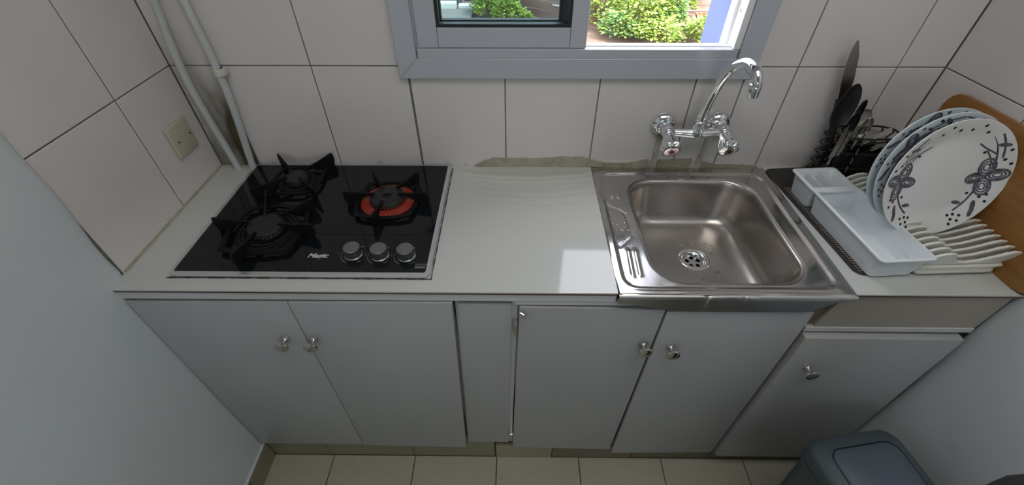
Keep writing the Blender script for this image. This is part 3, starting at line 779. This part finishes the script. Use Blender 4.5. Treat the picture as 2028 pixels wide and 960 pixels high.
for (x, z, mm, lb) in ((1.306, .1435, 'red_dot', 'red hot-water mark'), (1.456, .145, 'blue_dot', 'dark cold-water mark')):
    ax = Vector((.0, -1, -.42)).normalized(); c = Vector((x, -.063, z - .002))
    bm = nb(); q = Vector((0, 0, 1)).rotation_difference(ax); rg = []
    for rr, zz_, fl_ in ((.0145, 0, 0), (.0158, .006, 0), (.0180, .016, .03), (.0220, .030, .10), (.0258, .042, .13), (.0265, .048, .11), (.0235, .0535, .06), (.0160, .0565, 0), (.0085, .057, 0)):
        rg.append([c + q @ Vector((rr * (1 + fl_ * math.cos(6 * t)) * math.cos(t), rr * (1 + fl_ * math.cos(6 * t)) * math.sin(t), zz_)) for t in [2 * PI * k / 48 for k in range(48)]])
    loft(bm, rg); hd = obj('handle', bm, 'chrome', tp)
    bm = nb(); lathe(bm, [(.0075, .0565), (.0075, .058), (.004, .0592), (.001, .0595)], c, ax, 24); obj('index', bm, mm, hd, label=lb)
pts = smooth_path([(1.381, -.058, .170), (1.384, -.062, .22), (1.389, -.075, .28), (1.394, -.100, .328), (1.400, -.130, .3555), (1.4045, -.158, .367), (1.4085, -.184, .3625), (1.4105, -.199, .346), (1.411, -.2005, .333)], 7)
bm = nb(); tube(bm, pts, .0112, 24); lathe(bm, [(.0135, 0), (.0135, .010), (.0115, .012)], (1.381, -.058, .170), (0, 0, 1), 28); obj('spout', bm, 'chrome', tp)
bm = nb(); lathe(bm, [(.0115, .030), (.0132, .0285), (.0132, .0265), (.0122, .026), (.0128, .024), (.0128, .003), (.0115, 0), (.0095, 0), (.0095, .006)], (1.411, -.2005, .310), (0, 0, 1), 28, cap0=False); obj('aerator', bm, 'chrome', tp)

# ------------------------------------------------------------------ pipes in the left corner, blank plate
p1 = thing('water_pipe', 'white painted pipe right in the left wall corner, bowing slightly outwards', 'pipe', (.05, -.015, 0))
bm = nb(); tube(bm, smooth_path([(.060, -.020, -.006), (.057, -.021, .06), (.0475, -.021, .16), (.043, -.022, .26), (.048, -.021, .36), (.060, -.020, .45), (.075, -.018, .6), (.08, -.017, 1.0), (.08, -.017, CEIL)], 6), .0095, 16); obj('tube', bm, 'pipe', p1)
p2 = thing('water_pipe', 'white painted pipe held by an ivory clip, beside the corner pipe', 'pipe', (.105, -.015, 0))
bm = nb(); tube(bm, smooth_path([(.103, -.018, -.006), (.1095, -.018, .05), (.1185, -.018, .12), (.127, -.018, .19), (.1315, -.017, .27), (.1305, -.017, .36), (.126, -.017, .47), (.118, -.017, .8), (.115, -.017, CEIL)], 6), .0095, 16); obj('tube', bm, 'pipe', p2)
bm = nb(); box(bm, .130, .151, -.027, -.001, .281, .299, .003, 2); lathe(bm, [(.0125, 0), (.013, .002), (.013, .016), (.0125, .018)], (.1325, -.0175, .281), (0, 0, 1), 20); obj('clip', bm, 'clip', p2, label='ivory plastic pipe clip')

sp = thing('blanking_plate', 'cream blank socket plate with two screws on the left tiled wall', 'socket plate', (.001, -.093, .145))
bm = nb(); box(bm, .0005, .010, -.1355, -.0525, .103, .187, .003, 3); obj('plate', bm, 'socket', sp)
for y in (-.1155, -.0645):
    bm = nb(); lathe(bm, [(.0028, .0095), (.0028, .0104), (.001, .0107)], (0, y, .143), (1, 0, 0), 12); obj('screw', bm, 'black_hole', sp)

# ------------------------------------------------------------------ drip mat, dish rack, plates
RZ = math.radians(2.5)
mt = thing('drip_mat', 'dark ribbed rubber drip mat under the white dish rack', 'mat', (1.634, -.014, .0002), math.radians(4.6))
bm = nb(); prism(bm, rrect(0, .312, -.432, 0, .02), 'z', 0, .003, .001); obj('mat_base', bm, 'mat_rubber', mt, local=True)
bm = nb()
for k in range(42):
    y = -.10 - k * .0078
    if y < -.428: break
    box(bm, .010, .303, y - .0023, y + .0023, .0028, .0050, .0008)
obj('ribs', bm, 'mat_rib', mt, local=True, kind='stuff')

def turn(bm, a=math.radians(1.6)):
    bm.transform(Matrix.Rotation(a, 4, 'Z')); return bm
rk = thing('dish_rack', 'white plastic dish rack with cutlery trough and rows of plate prongs', 'dish rack', (1.652, -.118, .0054), RZ)
L = .335
def tray(bm, x0, x1, y0, y1, zb, zt, draft, r, wall=.0022, rim=True, lip=.006):
    """open tray, rings from the outer bottom up and over the rim and down inside"""
    o = lambda g, z: [(x, y, z) for x, y in rrect(x0 - g, x1 + g, y0 - g, y1 + g, r)]
    loft(bm, [o(0, zb), o(draft, zt - .004), o(draft + lip, zt - .003), o(draft + lip, zt), o(draft - wall + .001, zt + .001), o(draft - wall, zt - .002), o(-wall, zb + wall)], True, True, True)
bm = nb()
tray(bm, .010, .105, -.080, -.004, 0, .060, .008, .010)
obj('cutlery_tray', turn(bm), 'white_plastic', rk, local=True, label='square end of the cutlery trough')
# main trough: notch-separated, long
bm = nb()
tray(bm, .012, .112, -L, -.096, 0, .060, .008, .012)
ct_ = obj('cutlery_tray', turn(bm), 'white_plastic', rk, local=True, label='long open part of the cutlery trough')
bm = nb(); box(bm, .004, .110, -.097, -.079, .055, .0605, .001); box(bm, .0005, .006, -L - .005, .002, .054, .0615, .002); obj('rim_bridge', turn(bm), 'white_plastic', rk, local=True)
for x in (.036, .070):
    bm = nb(); box(bm, x, x + .002, -.0815, -.001, .003, .056); obj('divider', turn(bm), 'white_plastic', rk, local=True)
bm = nb(); prism(bm, rrect(.126, .308, -L, -.004, .012), 'z', .006, .010, .001)
loft(bm, [[(x, y, .0) for x, y in rrect(.130, .300, -L + .004, -.008, .01)], [(x, y, .022) for x, y in rrect(.122, .309, -L, -.004, .012)], [(x, y, .026) for x, y in rrect(.120, .315, -L - .002, -.002, .012)], [(x, y, .026) for x, y in rrect(.126, .308, -L + .006, -.010, .012)], [(x, y, .010) for x, y in rrect(.132, .302, -L + .010, -.014, .010)]], True, True, False)
obj('drip_tray', bm, 'cream_rack', rk, local=True)
NRIB = 18
for k in range(NRIB):
    y = -.018 - k * (L - .030) / (NRIB - 1)
    bm = nb()
    prof = [(.122, .012), (.300, .012), (.309, .026), (.316, .050), (.322, .060), (.317, .069), (.302, .072), (.287, .066), (.272, .051), (.255, .037), (.230, .030), (.205, .033), (.190, .044), (.182, .060), (.176, .068), (.164, .071), (.148, .068), (.134, .058), (.124, .040)]
    prism(bm, prof, 'y', -.0034, .0034, .0022, 3)
    bm.transform(Matrix.Translation((0, y, 0)))
    for v in bm.verts: v.co.y -= (v.co.z - .02) * .28
    obj('rib', bm, 'cream_rack', rk, local=True)

def plate_profile(r, R=.134):
    q = r / R
    if q < .60: return -.0006 * (1 - q / .6)
    return .019 * sstep(.58, 1.08, q) + .002 * (q - .6)
def make_plate(label, cx, cy, cz, tilt, spin, R=.134, m='porcelain', detail=True):
    e = thing('dinner_plate', label, 'plate', (cx, cy, cz), group=None)
    # local plate space: disc in XY facing +Z, then turned to face the room (-y), leaning back by tilt
    e.rotation_euler = (Matrix.Rotation(math.radians(1.5), 3, 'Z') @ Matrix.Rotation(PI / 2 - tilt, 3, 'X')).to_euler()
    bm = nb(); prof = []
    rs = [0.001] + [R * k / 22 for k in range(1, 23)]
    prof = [(r, plate_profile(r, R)) for r in rs] + [(R + .0008, plate_profile(R, R) - .0015), (R - .0005, plate_profile(R, R) - .0035)] + [(r, plate_profile(r, R) - .0042) for r in reversed(rs[1:-1])] + [(.001, -.0042)]
    lathe(bm, prof, n=72); obj('body', bm, m, e, local=True, smooth=50)
    # printed flowers, stems, leaves and dots, following the surface
    bmA = nb(); bmB = nb()
    up = .0005
    def P(u, v): return (u, v, plate_profile(min(math.hypot(u, v), R), R) + up)
    def ribbon(bm, pts, w):
        Q = []
        for i, (u, v) in enumerate(pts):
            a = pts[max(i - 1, 0)]; b = pts[min(i + 1, len(pts) - 1)]; t = Vector((b[0] - a[0], b[1] - a[1])).normalized()
            ww = (w[i] if isinstance(w, list) else w) / 2
            Q.append([P(u - t.y * ww, v + t.x * ww), P(u + t.y * ww, v - t.x * ww)])
        loft(bm, Q, False)
    def blob(bm, u, v, r, sx=1, rot=0, n=10):
        c, s = math.cos(rot), math.sin(rot)
        bm.faces.new([bm.verts.new(P(u + r * (c * sx * math.cos(t) - s * math.sin(t)), v + r * (s * sx * math.cos(t) + c * math.sin(t)))) for t in [2 * PI * k / n for k in range(n)]])
    def spray(base, mir=1):
        ca, sa = math.cos(base), math.sin(base)
        def T(u, v): return (ca * u - sa * v * mir, sa * u + ca * v * mir)
        # u outward (radial), v along the rim; the flower sits on the rim
        f = (.092, .0)
        for k, (an, ln) in enumerate(((20, .040), (100, .044), (190, .036), (280, .042))):
            a = math.radians(an)
            for sc, w in ((1, .0046), (.68, .0032), (.38, .0032)):
                loop = []
                for t in [2 * PI * q / 22 for q in range(23)]:
                    l = ln * sc / 2; x = ln * .52 + l * .92 * math.cos(t); y = l * .62 * math.sin(t)
                    loop.append(T(f[0] + x * math.cos(a) - y * math.sin(a), f[1] + x * math.sin(a) + y * math.cos(a)))
                loop = [(u, v) if math.hypot(u, v) < R * .97 else (u * R * .97 / math.hypot(u, v), v * R * .97 / math.hypot(u, v)) for u, v in loop]
                ribbon(bmA, loop, w)
        def arc(r0, r1, v0, v1, n=14, bend=0):
            out = []
            for q in range(n + 1):
                t = q / n; rr = r0 + (r1 - r0) * t + bend * math.sin(PI * t); th = v0 + (v1 - v0) * t; out.append(T(rr * math.cos(th), rr * math.sin(th)))
            return out
        ribbon(bmA, arc(.100, .112, .20, 1.0), [.005 - .0003 * k for k in range(15)]); ribbon(bmA, arc(.104, .090, .55, 1.02, bend=-.004), .0032)
        ribbon(bmA, arc(.112, .124, .42, .95), .0036); ribbon(bmA, arc(.097, .092, .30, .72), .003)
        ribbon(bmA, arc(.090, .098, -.22, -.95), .0042)
        for r0, th, rot, s_ in ((.112, -.62, .6, 2.6), (.120, -.72, .5, 2.8), (.085, -.80, -.9, 2.2), (.118, .70, .9, 2.6)):
            u, v = T(r0 * math.cos(th), r0 * math.sin(th)); blob(bmA, u, v, .0046, s_, base + th + rot + PI / 2, 12)
        for r0, th in ((.115, -.34), (.108, -.43), (.122, -.46), (.114, -.9), (.122, -.98), (.106, -.98), (.114, -1.06), (.122, -1.12), (.103, -1.08), (.084, -.48), (.126, .28), (.116, .38), (.126, .55), (.088, .70), (.112, 1.18), (.122, 1.34), (.110, 1.5)):
            u, v = T(r0 * math.cos(th), r0 * math.sin(th)); blob(bmB, u, v, .0033)
    for b, mir in spin: spray(b, mir)
    d1 = obj('printed_flower', bmA, 'decor', e, local=True, smooth=0, kind='stuff'); d2 = obj('printed_dots', bmB, 'decor_dot', e, local=True, smooth=0, kind='stuff')
    return e
make_plate('white plate with dark flower sprays, front one of three in the dish rack', 1.846, -.302, .170, .24, ((PI + .10, -1), (.02, 1)))
make_plate('bluish white flowered plate, middle one of three in the dish rack', 1.843, -.2725, .1725, .20, ((PI - .62, -1), (.6, 1)), m='porcelain_blue')
make_plate('bluish white plate mostly hidden, rearmost of three in the dish rack', 1.840, -.2515, .171, .205, ((PI - 1.15, -1), (.2, 1)), m='porcelain_blue')

# ------------------------------------------------------------------ chopping board
cb = thing('chopping_board', 'brown wooden chopping board with rounded corners leaning on the right wall', 'chopping board', (WR - .002, -.07, .001), KR)
bm = nb(); prism(bm, rrect(-.445, -.0, 0, .272, .035, 8), 'x', -.0125, -.001, .004, 3)
for v in bm.verts: v.co.x -= (.272 - v.co.z) * .010
obj('panel', bm, 'board', cb, local=True)

# ------------------------------------------------------------------ wire holder and utensils
UB = (1.842, -.052)
uh = thing('utensil_holder', 'black zigzag wire holder full of cutlery in the back right corner', 'utensil holder', (UB[0], UB[1], .004))
def oval(k, n, z, w=.084, d=.038):
    a = 2 * PI * k / n; c, s_ = math.cos(a), math.sin(a)
    return (UB[0] + w * math.copysign(abs(c) ** .7, c), UB[1] + d * math.copysign(abs(s_) ** .7, s_), z)
bm = nb(); prism(bm, [oval(k, 32, 0, .081, .036)[:2] for k in range(32)], 'z', .004, .008); obj('base', bm, 'wire', uh)
for z in (.0085, .052, .098, .145):
    bm = nb(); tube(bm, [oval(k, 40, z) for k in range(40)], .0026 if z > .14 else .0020, 8, closed=True); obj('hoop', bm, 'wire', uh)
for k in range(14):
    bm = nb(); pp = []
    for q in range(11):
        g_ = .018 if q % 2 else .0; w = oval(k, 14, .0085 + q * .01365, .084 + g_, .038 + g_ * .5); pp.append(w)
    tube(bm, pp, .0024, 6); obj('zigzag_wire', bm, 'wire', uh)
bm = nb()
loft(bm, [[(UB[0] - .004 + a * .070, UB[1] + b * .030, z) for a, b in [(math.cos(2 * PI * k / 24), math.sin(2 * PI * k / 24)) for k in range(24)]] for z in (.0085, .10)], True, True, False); obj('inner_cup', bm, 'black_plastic', uh)

def pt(px, pz, y): return (px, y, pz)
kn = thing('kitchen_knife', 'large kitchen knife standing blade up in the wire holder', 'knife', (1.742, -.035, .01))
bm = nb(); out = [(1.716, .248), (1.7125, .275), (1.7095, .31), (1.7075, .34), (1.707, .358), (1.7075, .3745), (1.714, .372), (1.725, .355), (1.737, .325), (1.747, .285), (1.753, .248)]
out = [(1.7545, .235), (1.7485, .285), (1.738, .328), (1.724, .360), (1.705, .380), (1.7035, .377), (1.710, .345), (1.7135, .30), (1.717, .235)]
out = [(1.757, .225), (1.7545, .25), (1.743, .300), (1.7225, .355), (1.7045, .3775), (1.7025, .376), (1.7075, .340), (1.7125, .29), (1.7175, .225)]
mir = [(1.7545, .225), (1.7500, .30), (1.7345, .350), (1.7060, .3775), (1.7040, .376)]
# straight spine towards the right in view, belly on the left
out = [(1.7550, .225), (1.7420, .285), (1.7245, .340), (1.7045, .3780), (1.7005, .3760), (1.6990, .355), (1.7030, .325), (1.7115, .285), (1.7300, .225)]
prism(bm, out, 'y', -.036, -.0342, .0006); obj('blade', bm, 'blade', kn)
bm = nb(); tube(bm, smooth_path([(1.735, -.035, .228), (1.755, -.038, .15), (1.772, -.044, .06), (1.782, -.05, .02)], 5), .010, 10); obj('handle', bm, 'black_plastic', kn)
def ladle(name, label, cat, cx, cz, y, w, h, dx, m, by=None, th=.004, tilt=0):
    e = thing(name, label, cat, (cx + dx, y, .01))
    bm = nb(); n = 24
    ring = lambda s, yy: [(cx + w * s * math.cos(2 * PI * k / n) * (1 - .12 * math.sin(2 * PI * k / n)), yy, cz + h * s * math.sin(2 * PI * k / n)) for k in range(n)]
    loft(bm, [ring(.2, y + .010), ring(.7, y + .007), ring(1, y), ring(.97, y - th), ring(.7, y + .004), ring(.2, y + .006)])
    obj('head', bm, m, e)
    bm = nb(); tube(bm, smooth_path([(cx, y, cz - h * .9), (cx + dx * .5, y + .0, (cz - h) * .55), (cx + dx, y if by is None else by, .014)], 5), [.0042] * 11, 8); obj('handle', bm, m, e); return e
ladle('serving_spoon', 'broad black plastic serving spoon in front of the knife blade', 'spoon', 1.741, .222, -.058, .0275, .060, .04, 'black_plastic')
bm = nb()
ladle('slotted_spoon', 'narrow black utensil beside the large serving spoon', 'spoon', 1.782, .175, -.06, .012, .035, .015, 'black_plastic')
ladle('spoon', 'steel table spoon with its bowl up in the wire holder', 'spoon', 1.829, .165, -.052, .013, .024, -.01, 'cutlery')
ladle('spoon', 'pale grey plastic spoon with square-ended head, behind the cutlery', 'spoon', 1.822, .178, -.030, .024, .026, -.005, 'grey_plastic')
tk = thing('table_knife', 'steel table knife standing upright at the front of the wire holder', 'knife', (1.757, -.095, .012))
bm = nb(); prism(bm, [(1.744, .09), (1.757, .09), (1.7585, .135), (1.755, .165), (1.749, .188), (1.745, .16)], 'y', -.0925, -.091, .0004); obj('blade', bm, 'cutlery', tk)
bm = nb(); tube(bm, [(1.7505, -.092, .095), (1.757, -.085, .012)], .004, 8); obj('handle', bm, 'cutlery', tk)
tk = thing('table_knife', 'thin dark-handled knife next to the upright steel table knife', 'knife', (1.772, -.09, .012))
bm = nb(); prism(bm, [(1.762, .09), (1.770, .09), (1.7705, .14), (1.766, .168), (1.762, .15)], 'y', -.0915, -.090, .0004); obj('blade', bm, 'cutlery', tk)
bm = nb(); tube(bm, [(1.766, -.091, .095), (1.772, -.08, .012)], .0045, 8); obj('handle', bm, 'black_plastic', tk)
# flat utensils sticking out over the rim
def slat(name, label, a, b, w, m, hm):
    e = thing(name, label, 'utensil', (a[0], a[1], min(a[2], b[2])))
    d = Vector(b) - Vector(a); L_ = d.length
    bm = nb(); prism(bm, rrect(0, L_ * .55, -w / 2, w / 2, w * .3, 4), 'z', -.0012, .0012)
    mtx = Matrix.Translation(Vector(a)) @ d.to_track_quat('X', 'Z').to_matrix().to_4x4()
    bm.transform(mtx); obj('head', bm, m, e)
    bm = nb(); tube(bm, [Vector(a) + d * .5, Vector(a) + d], .004, 8); obj('handle', bm, hm, e)
slat('spatula', 'pale flat spatula resting on the rim of the wire holder', (1.862, -.095, .178), (1.795, -.055, .08), .022, 'grey_plastic', 'black_plastic')
slat('spatula', 'second pale spatula lying lower over the rim, nearer the plates', (1.905, -.085, .152), (1.83, -.055, .06), .018, 'grey_plastic', 'black_plastic')
slat('fork', 'black utensil poking right over the rim of the wire holder', (1.880, -.105, .148), (1.80, -.06, .11), .006, 'black_plastic', 'black_plastic')
ladle('spoon', 'small steel teaspoon with bowl up next to the square-headed spoon', 'spoon', 1.811, .158, -.070, .009, .018, -.004, 'cutlery')
ladle('fork', 'black pointed utensil right of the serving spoon', 'utensil', 1.795, .205, -.045, .007, .030, .004, 'black_plastic')

# ------------------------------------------------------------------ swing-top bin and the unidentified dark object
bn = thing('swing_bin', 'slate grey plastic swing-top bin on the floor by the right wall', 'bin', (1.790, -.775, -H), math.radians(9))
BH = .54
def ringz(w, d, z, r, n=6): return [(x, y, z) for x, y in rrect(-w / 2, w / 2, -d / 2, d / 2, r, n)]
bm = nb(); loft(bm, [ringz(.175, .235, 0, .03), ringz(.178, .238, .006, .03), ringz(.238, .300, BH - .075, .04), ringz(.250, .312, BH - .070, .042), ringz(.250, .312, BH - .055, .042), ringz(.238, .300, BH - .055, .04)], True, True, True); obj('body', bm, 'bin', bn, local=True)
def dome(s): return .030 * (1 - s * s)
bm = nb(); rg = [ringz(.244, .306, BH - .054, .042), ringz(.254, .316, BH - .050, .044), ringz(.252, .314, BH - .026, .044), ringz(.248, .310, BH - .016, .043), ringz(.240, .302, BH - .011, .041), ringz(.204, .262, BH - .003, .036), ringz(.186, .244, BH + .001, .032), ringz(.184, .242, BH - .008, .031)]
loft(bm, rg); obj('lid', bm, 'bin', bn, local=True, smooth=50)
bm = nb(); rg = []
for k, (s, z) in enumerate(((1, BH - .007), (1, BH + .001), (.97, BH + .004), (.8, BH + .010), (.5, BH + .016), (.2, BH + .018))):
    rg.append(ringz(.180 * s, .238 * s, z, .029 * s + .002))
loft(bm, rg); obj('flap', bm, 'bin_lid', bn, local=True, smooth=50, label='smooth swing flap')

bg_ = thing('dark_object', 'tall unidentified dark object whose rounded top just enters the bottom right photo corner', 'dark_object', (1.545, -1.012, -H))  # unidentified dark shape; the tall rounded body is a guess
bm = nb(); rg = []
for z, w in ((0, .17), (.03, .19), (.3, .205), (.75, .208), (1.070, .206), (1.096, .19), (1.113, .155), (1.122, .08)):
    rg.append([(w * .5 * math.cos(2 * PI * k / 32), w * .5 * math.sin(2 * PI * k / 32), z) for k in range(32)])
loft(bm, rg); obj('body', bm, 'matte_dark', bg_, local=True, smooth=70)

# ------------------------------------------------------------------ outside
GO = -1.22                                   # garden level, relative to the worktop
gr = struct('ground', (0, 5, GO)); bm = nb(); N = 40; V = {}
for i in range(N + 1):
    for j in range(N + 1):
        x, y = -6 + 16 * i / N, .3 + 14 * j / N
        V[i, j] = bm.verts.new((x, y, GO - .03 + .04 * math.sin(x * 2.1 + y) * math.sin(y * 1.7)))
for i in range(N):
    for j in range(N): bm.faces.new((V[i, j], V[i + 1, j], V[i + 1, j + 1], V[i, j + 1]))
obj('soil', bm, 'soil', gr)
bm = nb(); box(bm, -3.0, .22, 3.0, 6.25, GO - .05, GO + .02, .01); o = obj('path', bm, 'concrete'); o['kind'] = 'structure'
o = thing('kerb', 'white concrete kerb at the end of the grey slab outside', 'kerb', (-.6, 6.33, GO)); bm = nb(); box(bm, -1.8, -.05, 6.27, 6.40, GO, GO + .10, .01); box(bm, -.02, .28, 6.30, 6.42, GO, GO + .06, .01); obj('block', bm, 'white_wall', o)
tw = thing('metal_fence', 'teal panel fence at the far end of the grey slab outside', 'fence', (-.7, 6.6, GO))
for k in range(3):
    bm = nb(); box(bm, -1.9 + k * .64, -1.9 + k * .64 + .62, 6.56, 6.60, GO, GO + 1.1, .005); obj('panel', bm, 'teal', tw)
for k in range(4):
    bm = nb(); box(bm, -1.93 + k * .64, -1.90 + k * .64, 6.545, 6.615, GO, GO + 1.15, .004); obj('post', bm, 'concrete', tw)
bm = nb(); box(bm, .03, .50, 6.75, 6.79, GO, GO + 1.1, .005); obj('panel', bm, 'teal', tw)
br = thing('barrel', 'navy blue plastic barrel half hidden behind the garden bush', 'barrel', (.93, 6.75, GO)); bm = nb(); lathe(bm, [(.13, 0), (.15, .05), (.155, .3), (.15, .34), (.155, .38), (.15, .6), (.13, .62)], (.93, 6.75, GO), n=24); obj('drum', bm, 'navy', br)
pf = thing('plank_fence', 'weathered dark brown plank fence seen through the window pane', 'fence', (1.4, 6.1, GO))
A, B_ = Vector((.88, 6.05)), Vector((1.73, 5.52)); dv = (B_ - A); ln = dv.length; an = math.atan2(dv.y, dv.x)
for k in range(6):
    bm = nb(); box(bm, 0, ln, -.012, .012, 0, .108, .003)
    bm.transform(Matrix.Translation((A.x, A.y + random.uniform(-.008, .008), GO + .02 + k * .118)) @ Matrix.Rotation(an, 4, 'Z') @ Matrix.Rotation(random.uniform(-.012, .012), 4, 'Y')); obj('plank', bm, 'plank', pf)
for t in (.04, .96):
    bm = nb(); box(bm, t * ln - .03, t * ln + .03, .013, .06, -.05, .74, .003); bm.transform(Matrix.Translation((A.x, A.y, GO)) @ Matrix.Rotation(an, 4, 'Z')); obj('post', bm, 'timber', pf)
bm = nb(); box(bm, .62 * ln, .95 * ln, -.03, -.013, .21, .225, .002); bm.transform(Matrix.Translation((A.x, A.y, GO)) @ Matrix.Rotation(an, 4, 'Z')); obj('batten', bm, 'white_wall', pf)

def shrub(label, cx, cy, R, h, n, m, seed, leaf=.055, name='shrub'):
    n = int(n * 1.8); rnd = random.Random(seed); e = thing(name, label, 'shrub', (cx, cy, GO), group=None)
    bm = nb(); stems = []
    for k in range(9):
        a = rnd.uniform(0, 2 * PI); rr = R * rnd.uniform(.3, .95); hh = h * rnd.uniform(.6, 1)
        p = smooth_path([(cx + rnd.uniform(-.04, .04), cy + rnd.uniform(-.04, .04), GO - .02), (cx + rr * .35 * math.cos(a), cy + rr * .35 * math.sin(a), GO + hh * .5), (cx + rr * math.cos(a), cy + rr * math.sin(a), GO + hh)], 4)
        tube(bm, p, .006, 5); stems.append(p)
    obj('stem', bm, 'stem', e)
    bm = nb()
    for k in range(n):
        # leaves scattered through a lumpy dome, denser outside
        a = rnd.uniform(0, 2 * PI); el = math.asin(rnd.uniform(0, 1)); q = rnd.uniform(.55, 1) * (1 + .22 * math.sin(3 * a + seed) * math.cos(2 * el + seed))
        c = Vector((cx + R * q * math.cos(el) * math.cos(a), cy + R * q * math.cos(el) * math.sin(a), GO + .04 + h * q * math.sin(el)))
        d = Vector((math.cos(a) * .8 + rnd.uniform(-.6, .6), math.sin(a) * .8 + rnd.uniform(-.6, .6), rnd.uniform(-.25, .7))).normalized()
        s = d.cross(Vector((rnd.uniform(-.4, .4), rnd.uniform(-.4, .4), 1))).normalized(); u = s.cross(d)
        L_ = leaf * rnd.uniform(.6, 1.25); w = L_ * .36
        v = [bm.verts.new(c + x * d * L_ + y * s * w + z * u * L_) for x, y, z in ((0, 0, 0), (.35, 1, .06), (.75, .6, .02), (1, 0, -.10), (.75, -.6, .02), (.35, -1, .06), (.5, 0, -.03))]
        for i in range(6): 
            f = bm.faces.new((v[6], v[i], v[(i + 1) % 6])); f.material_index = 0
    me_m = m if isinstance(m, list) else [m]
    for i, f in enumerate(bm.faces): f.material_index = (i // 6) % len(me_m)
    obj('foliage', bm, me_m, e, kind='stuff', smooth=0)
L1, L2, L3 = ['leaf1', 'leaf2'], ['leaf2', 'leaf2', 'leaf1'], ['leaf3', 'leaf1']
SH = [('bright green bush closest to the sash edge, outside the open window', 2.06, 5.80, .50, .66, 1100, L1),
      ('tall bush at the back, seen at the upper left of the open window', 2.25, 6.75, .50, .75, 800, L1),
      ('yellow-green bush low in the middle of the open window', 2.62, 5.45, .48, .50, 1100, L2),
      ('dense green bush in the upper middle of the open window', 2.86, 6.40, .58, .76, 1200, L1),
      ('dark blue-green climbing bush in front of the garden bed rails', 3.06, 5.62, .26, .55, 600, L3),
      ('low yellow-green plants on the ground at the foot of the blue shutter', 3.42, 4.98, .36, .22, 700, L2),
      ('small dark shrub at the sill line, below the yellow-green bush', 2.25, 5.12, .26, .26, 420, L3),
      ('yellow flowering plant inside the timber garden bed', 3.42, 6.15, .20, .34, 300, L2),
      ('pale green bush in front of the navy barrel, behind the glass', .47, 6.05, .26, .42, 800, ['leaf1', 'leaf2', 'leaf1']),
      ('loose green bush behind the glass, beside the plank fence', .76, 5.72, .22, .34, 600, L1),
      ('blue-green bush far behind the glass, next to the teal fence', .62, 6.70, .36, .7, 600, L3),
      ('thin dry shrub at the foot of the plank fence', .98, 5.60, .12, .13, 180, L2),
      ('broad green bush at the upper edge, between the tall bush and the garden bed', 3.0, 7.2, .5, .6, 700, L1),
      ('low creeping plant spreading on the pinkish soil near the window sill', 2.75, 4.95, .35, .20, 600, L1),
      ('small bush at the far side of the garden bed, next to the shutter', 3.75, 7.0, .28, .40, 350, L2)]
for k, a in enumerate(SH): shrub(*a, seed=11 + k, leaf=.056 if k < 8 or k > 11 else .048)
gb = thing('garden_bed', 'pale timber-railed garden bed right of the bushes outside', 'garden bed', (3.4, 5.8, GO))
for (x0, x1, y, z) in ((2.85, 4.2, 5.86, .10), (2.85, 4.2, 5.56, .07), (2.9, 4.2, 6.75, .16)):
    bm = nb(); box(bm, x0, x1, y - .02, y + .02, GO + z - .03, GO + z + .01, .004); obj('rail', bm, 'timber', gb)
for x in (2.9, 3.28, 3.95):
    for y in (5.86, 5.56):
        bm = nb(); box(bm, x - .02, x + .02, y - .018, y + .018, GO - .05, GO + .13, .003); obj('post', bm, 'timber', gb)
po = thing('flower_pot', 'terracotta trough lying between the garden bed rails', 'flower pot', (3.58, 5.70, GO)); bm = nb(); loft(bm, [[(3.60 + x, 5.70 + y, GO + z) for x, y in rrect(-a, a, -b, b, .02)] for a, b, z in ((.09, .05, -.03), (.12, .07, .08), (.13, .08, .08), (.13, .08, .10), (.11, .06, .10), (.10, .05, .04))]); obj('pot', bm, 'terracotta', po)
ws = thing('shutter', 'pale blue shutter leaf standing open outside the right window jamb', 'shutter', (1.47, .17, .27))
bm = nb(); prism(bm, [(1.462, .146), (1.474, .146), (1.450, .232), (1.438, .232)], 'z', .285, 1.28, .002); obj('leaf', bm, 'blue_shutter', ws)
bm = nb(); prism(bm, [(1.4585, .148), (1.4605, .149), (1.4365, .234), (1.4345, .233)], 'z', .415, .435, .0005); obj('strip', bm, 'shutter_strip', ws, label='dark strip across the shutter')
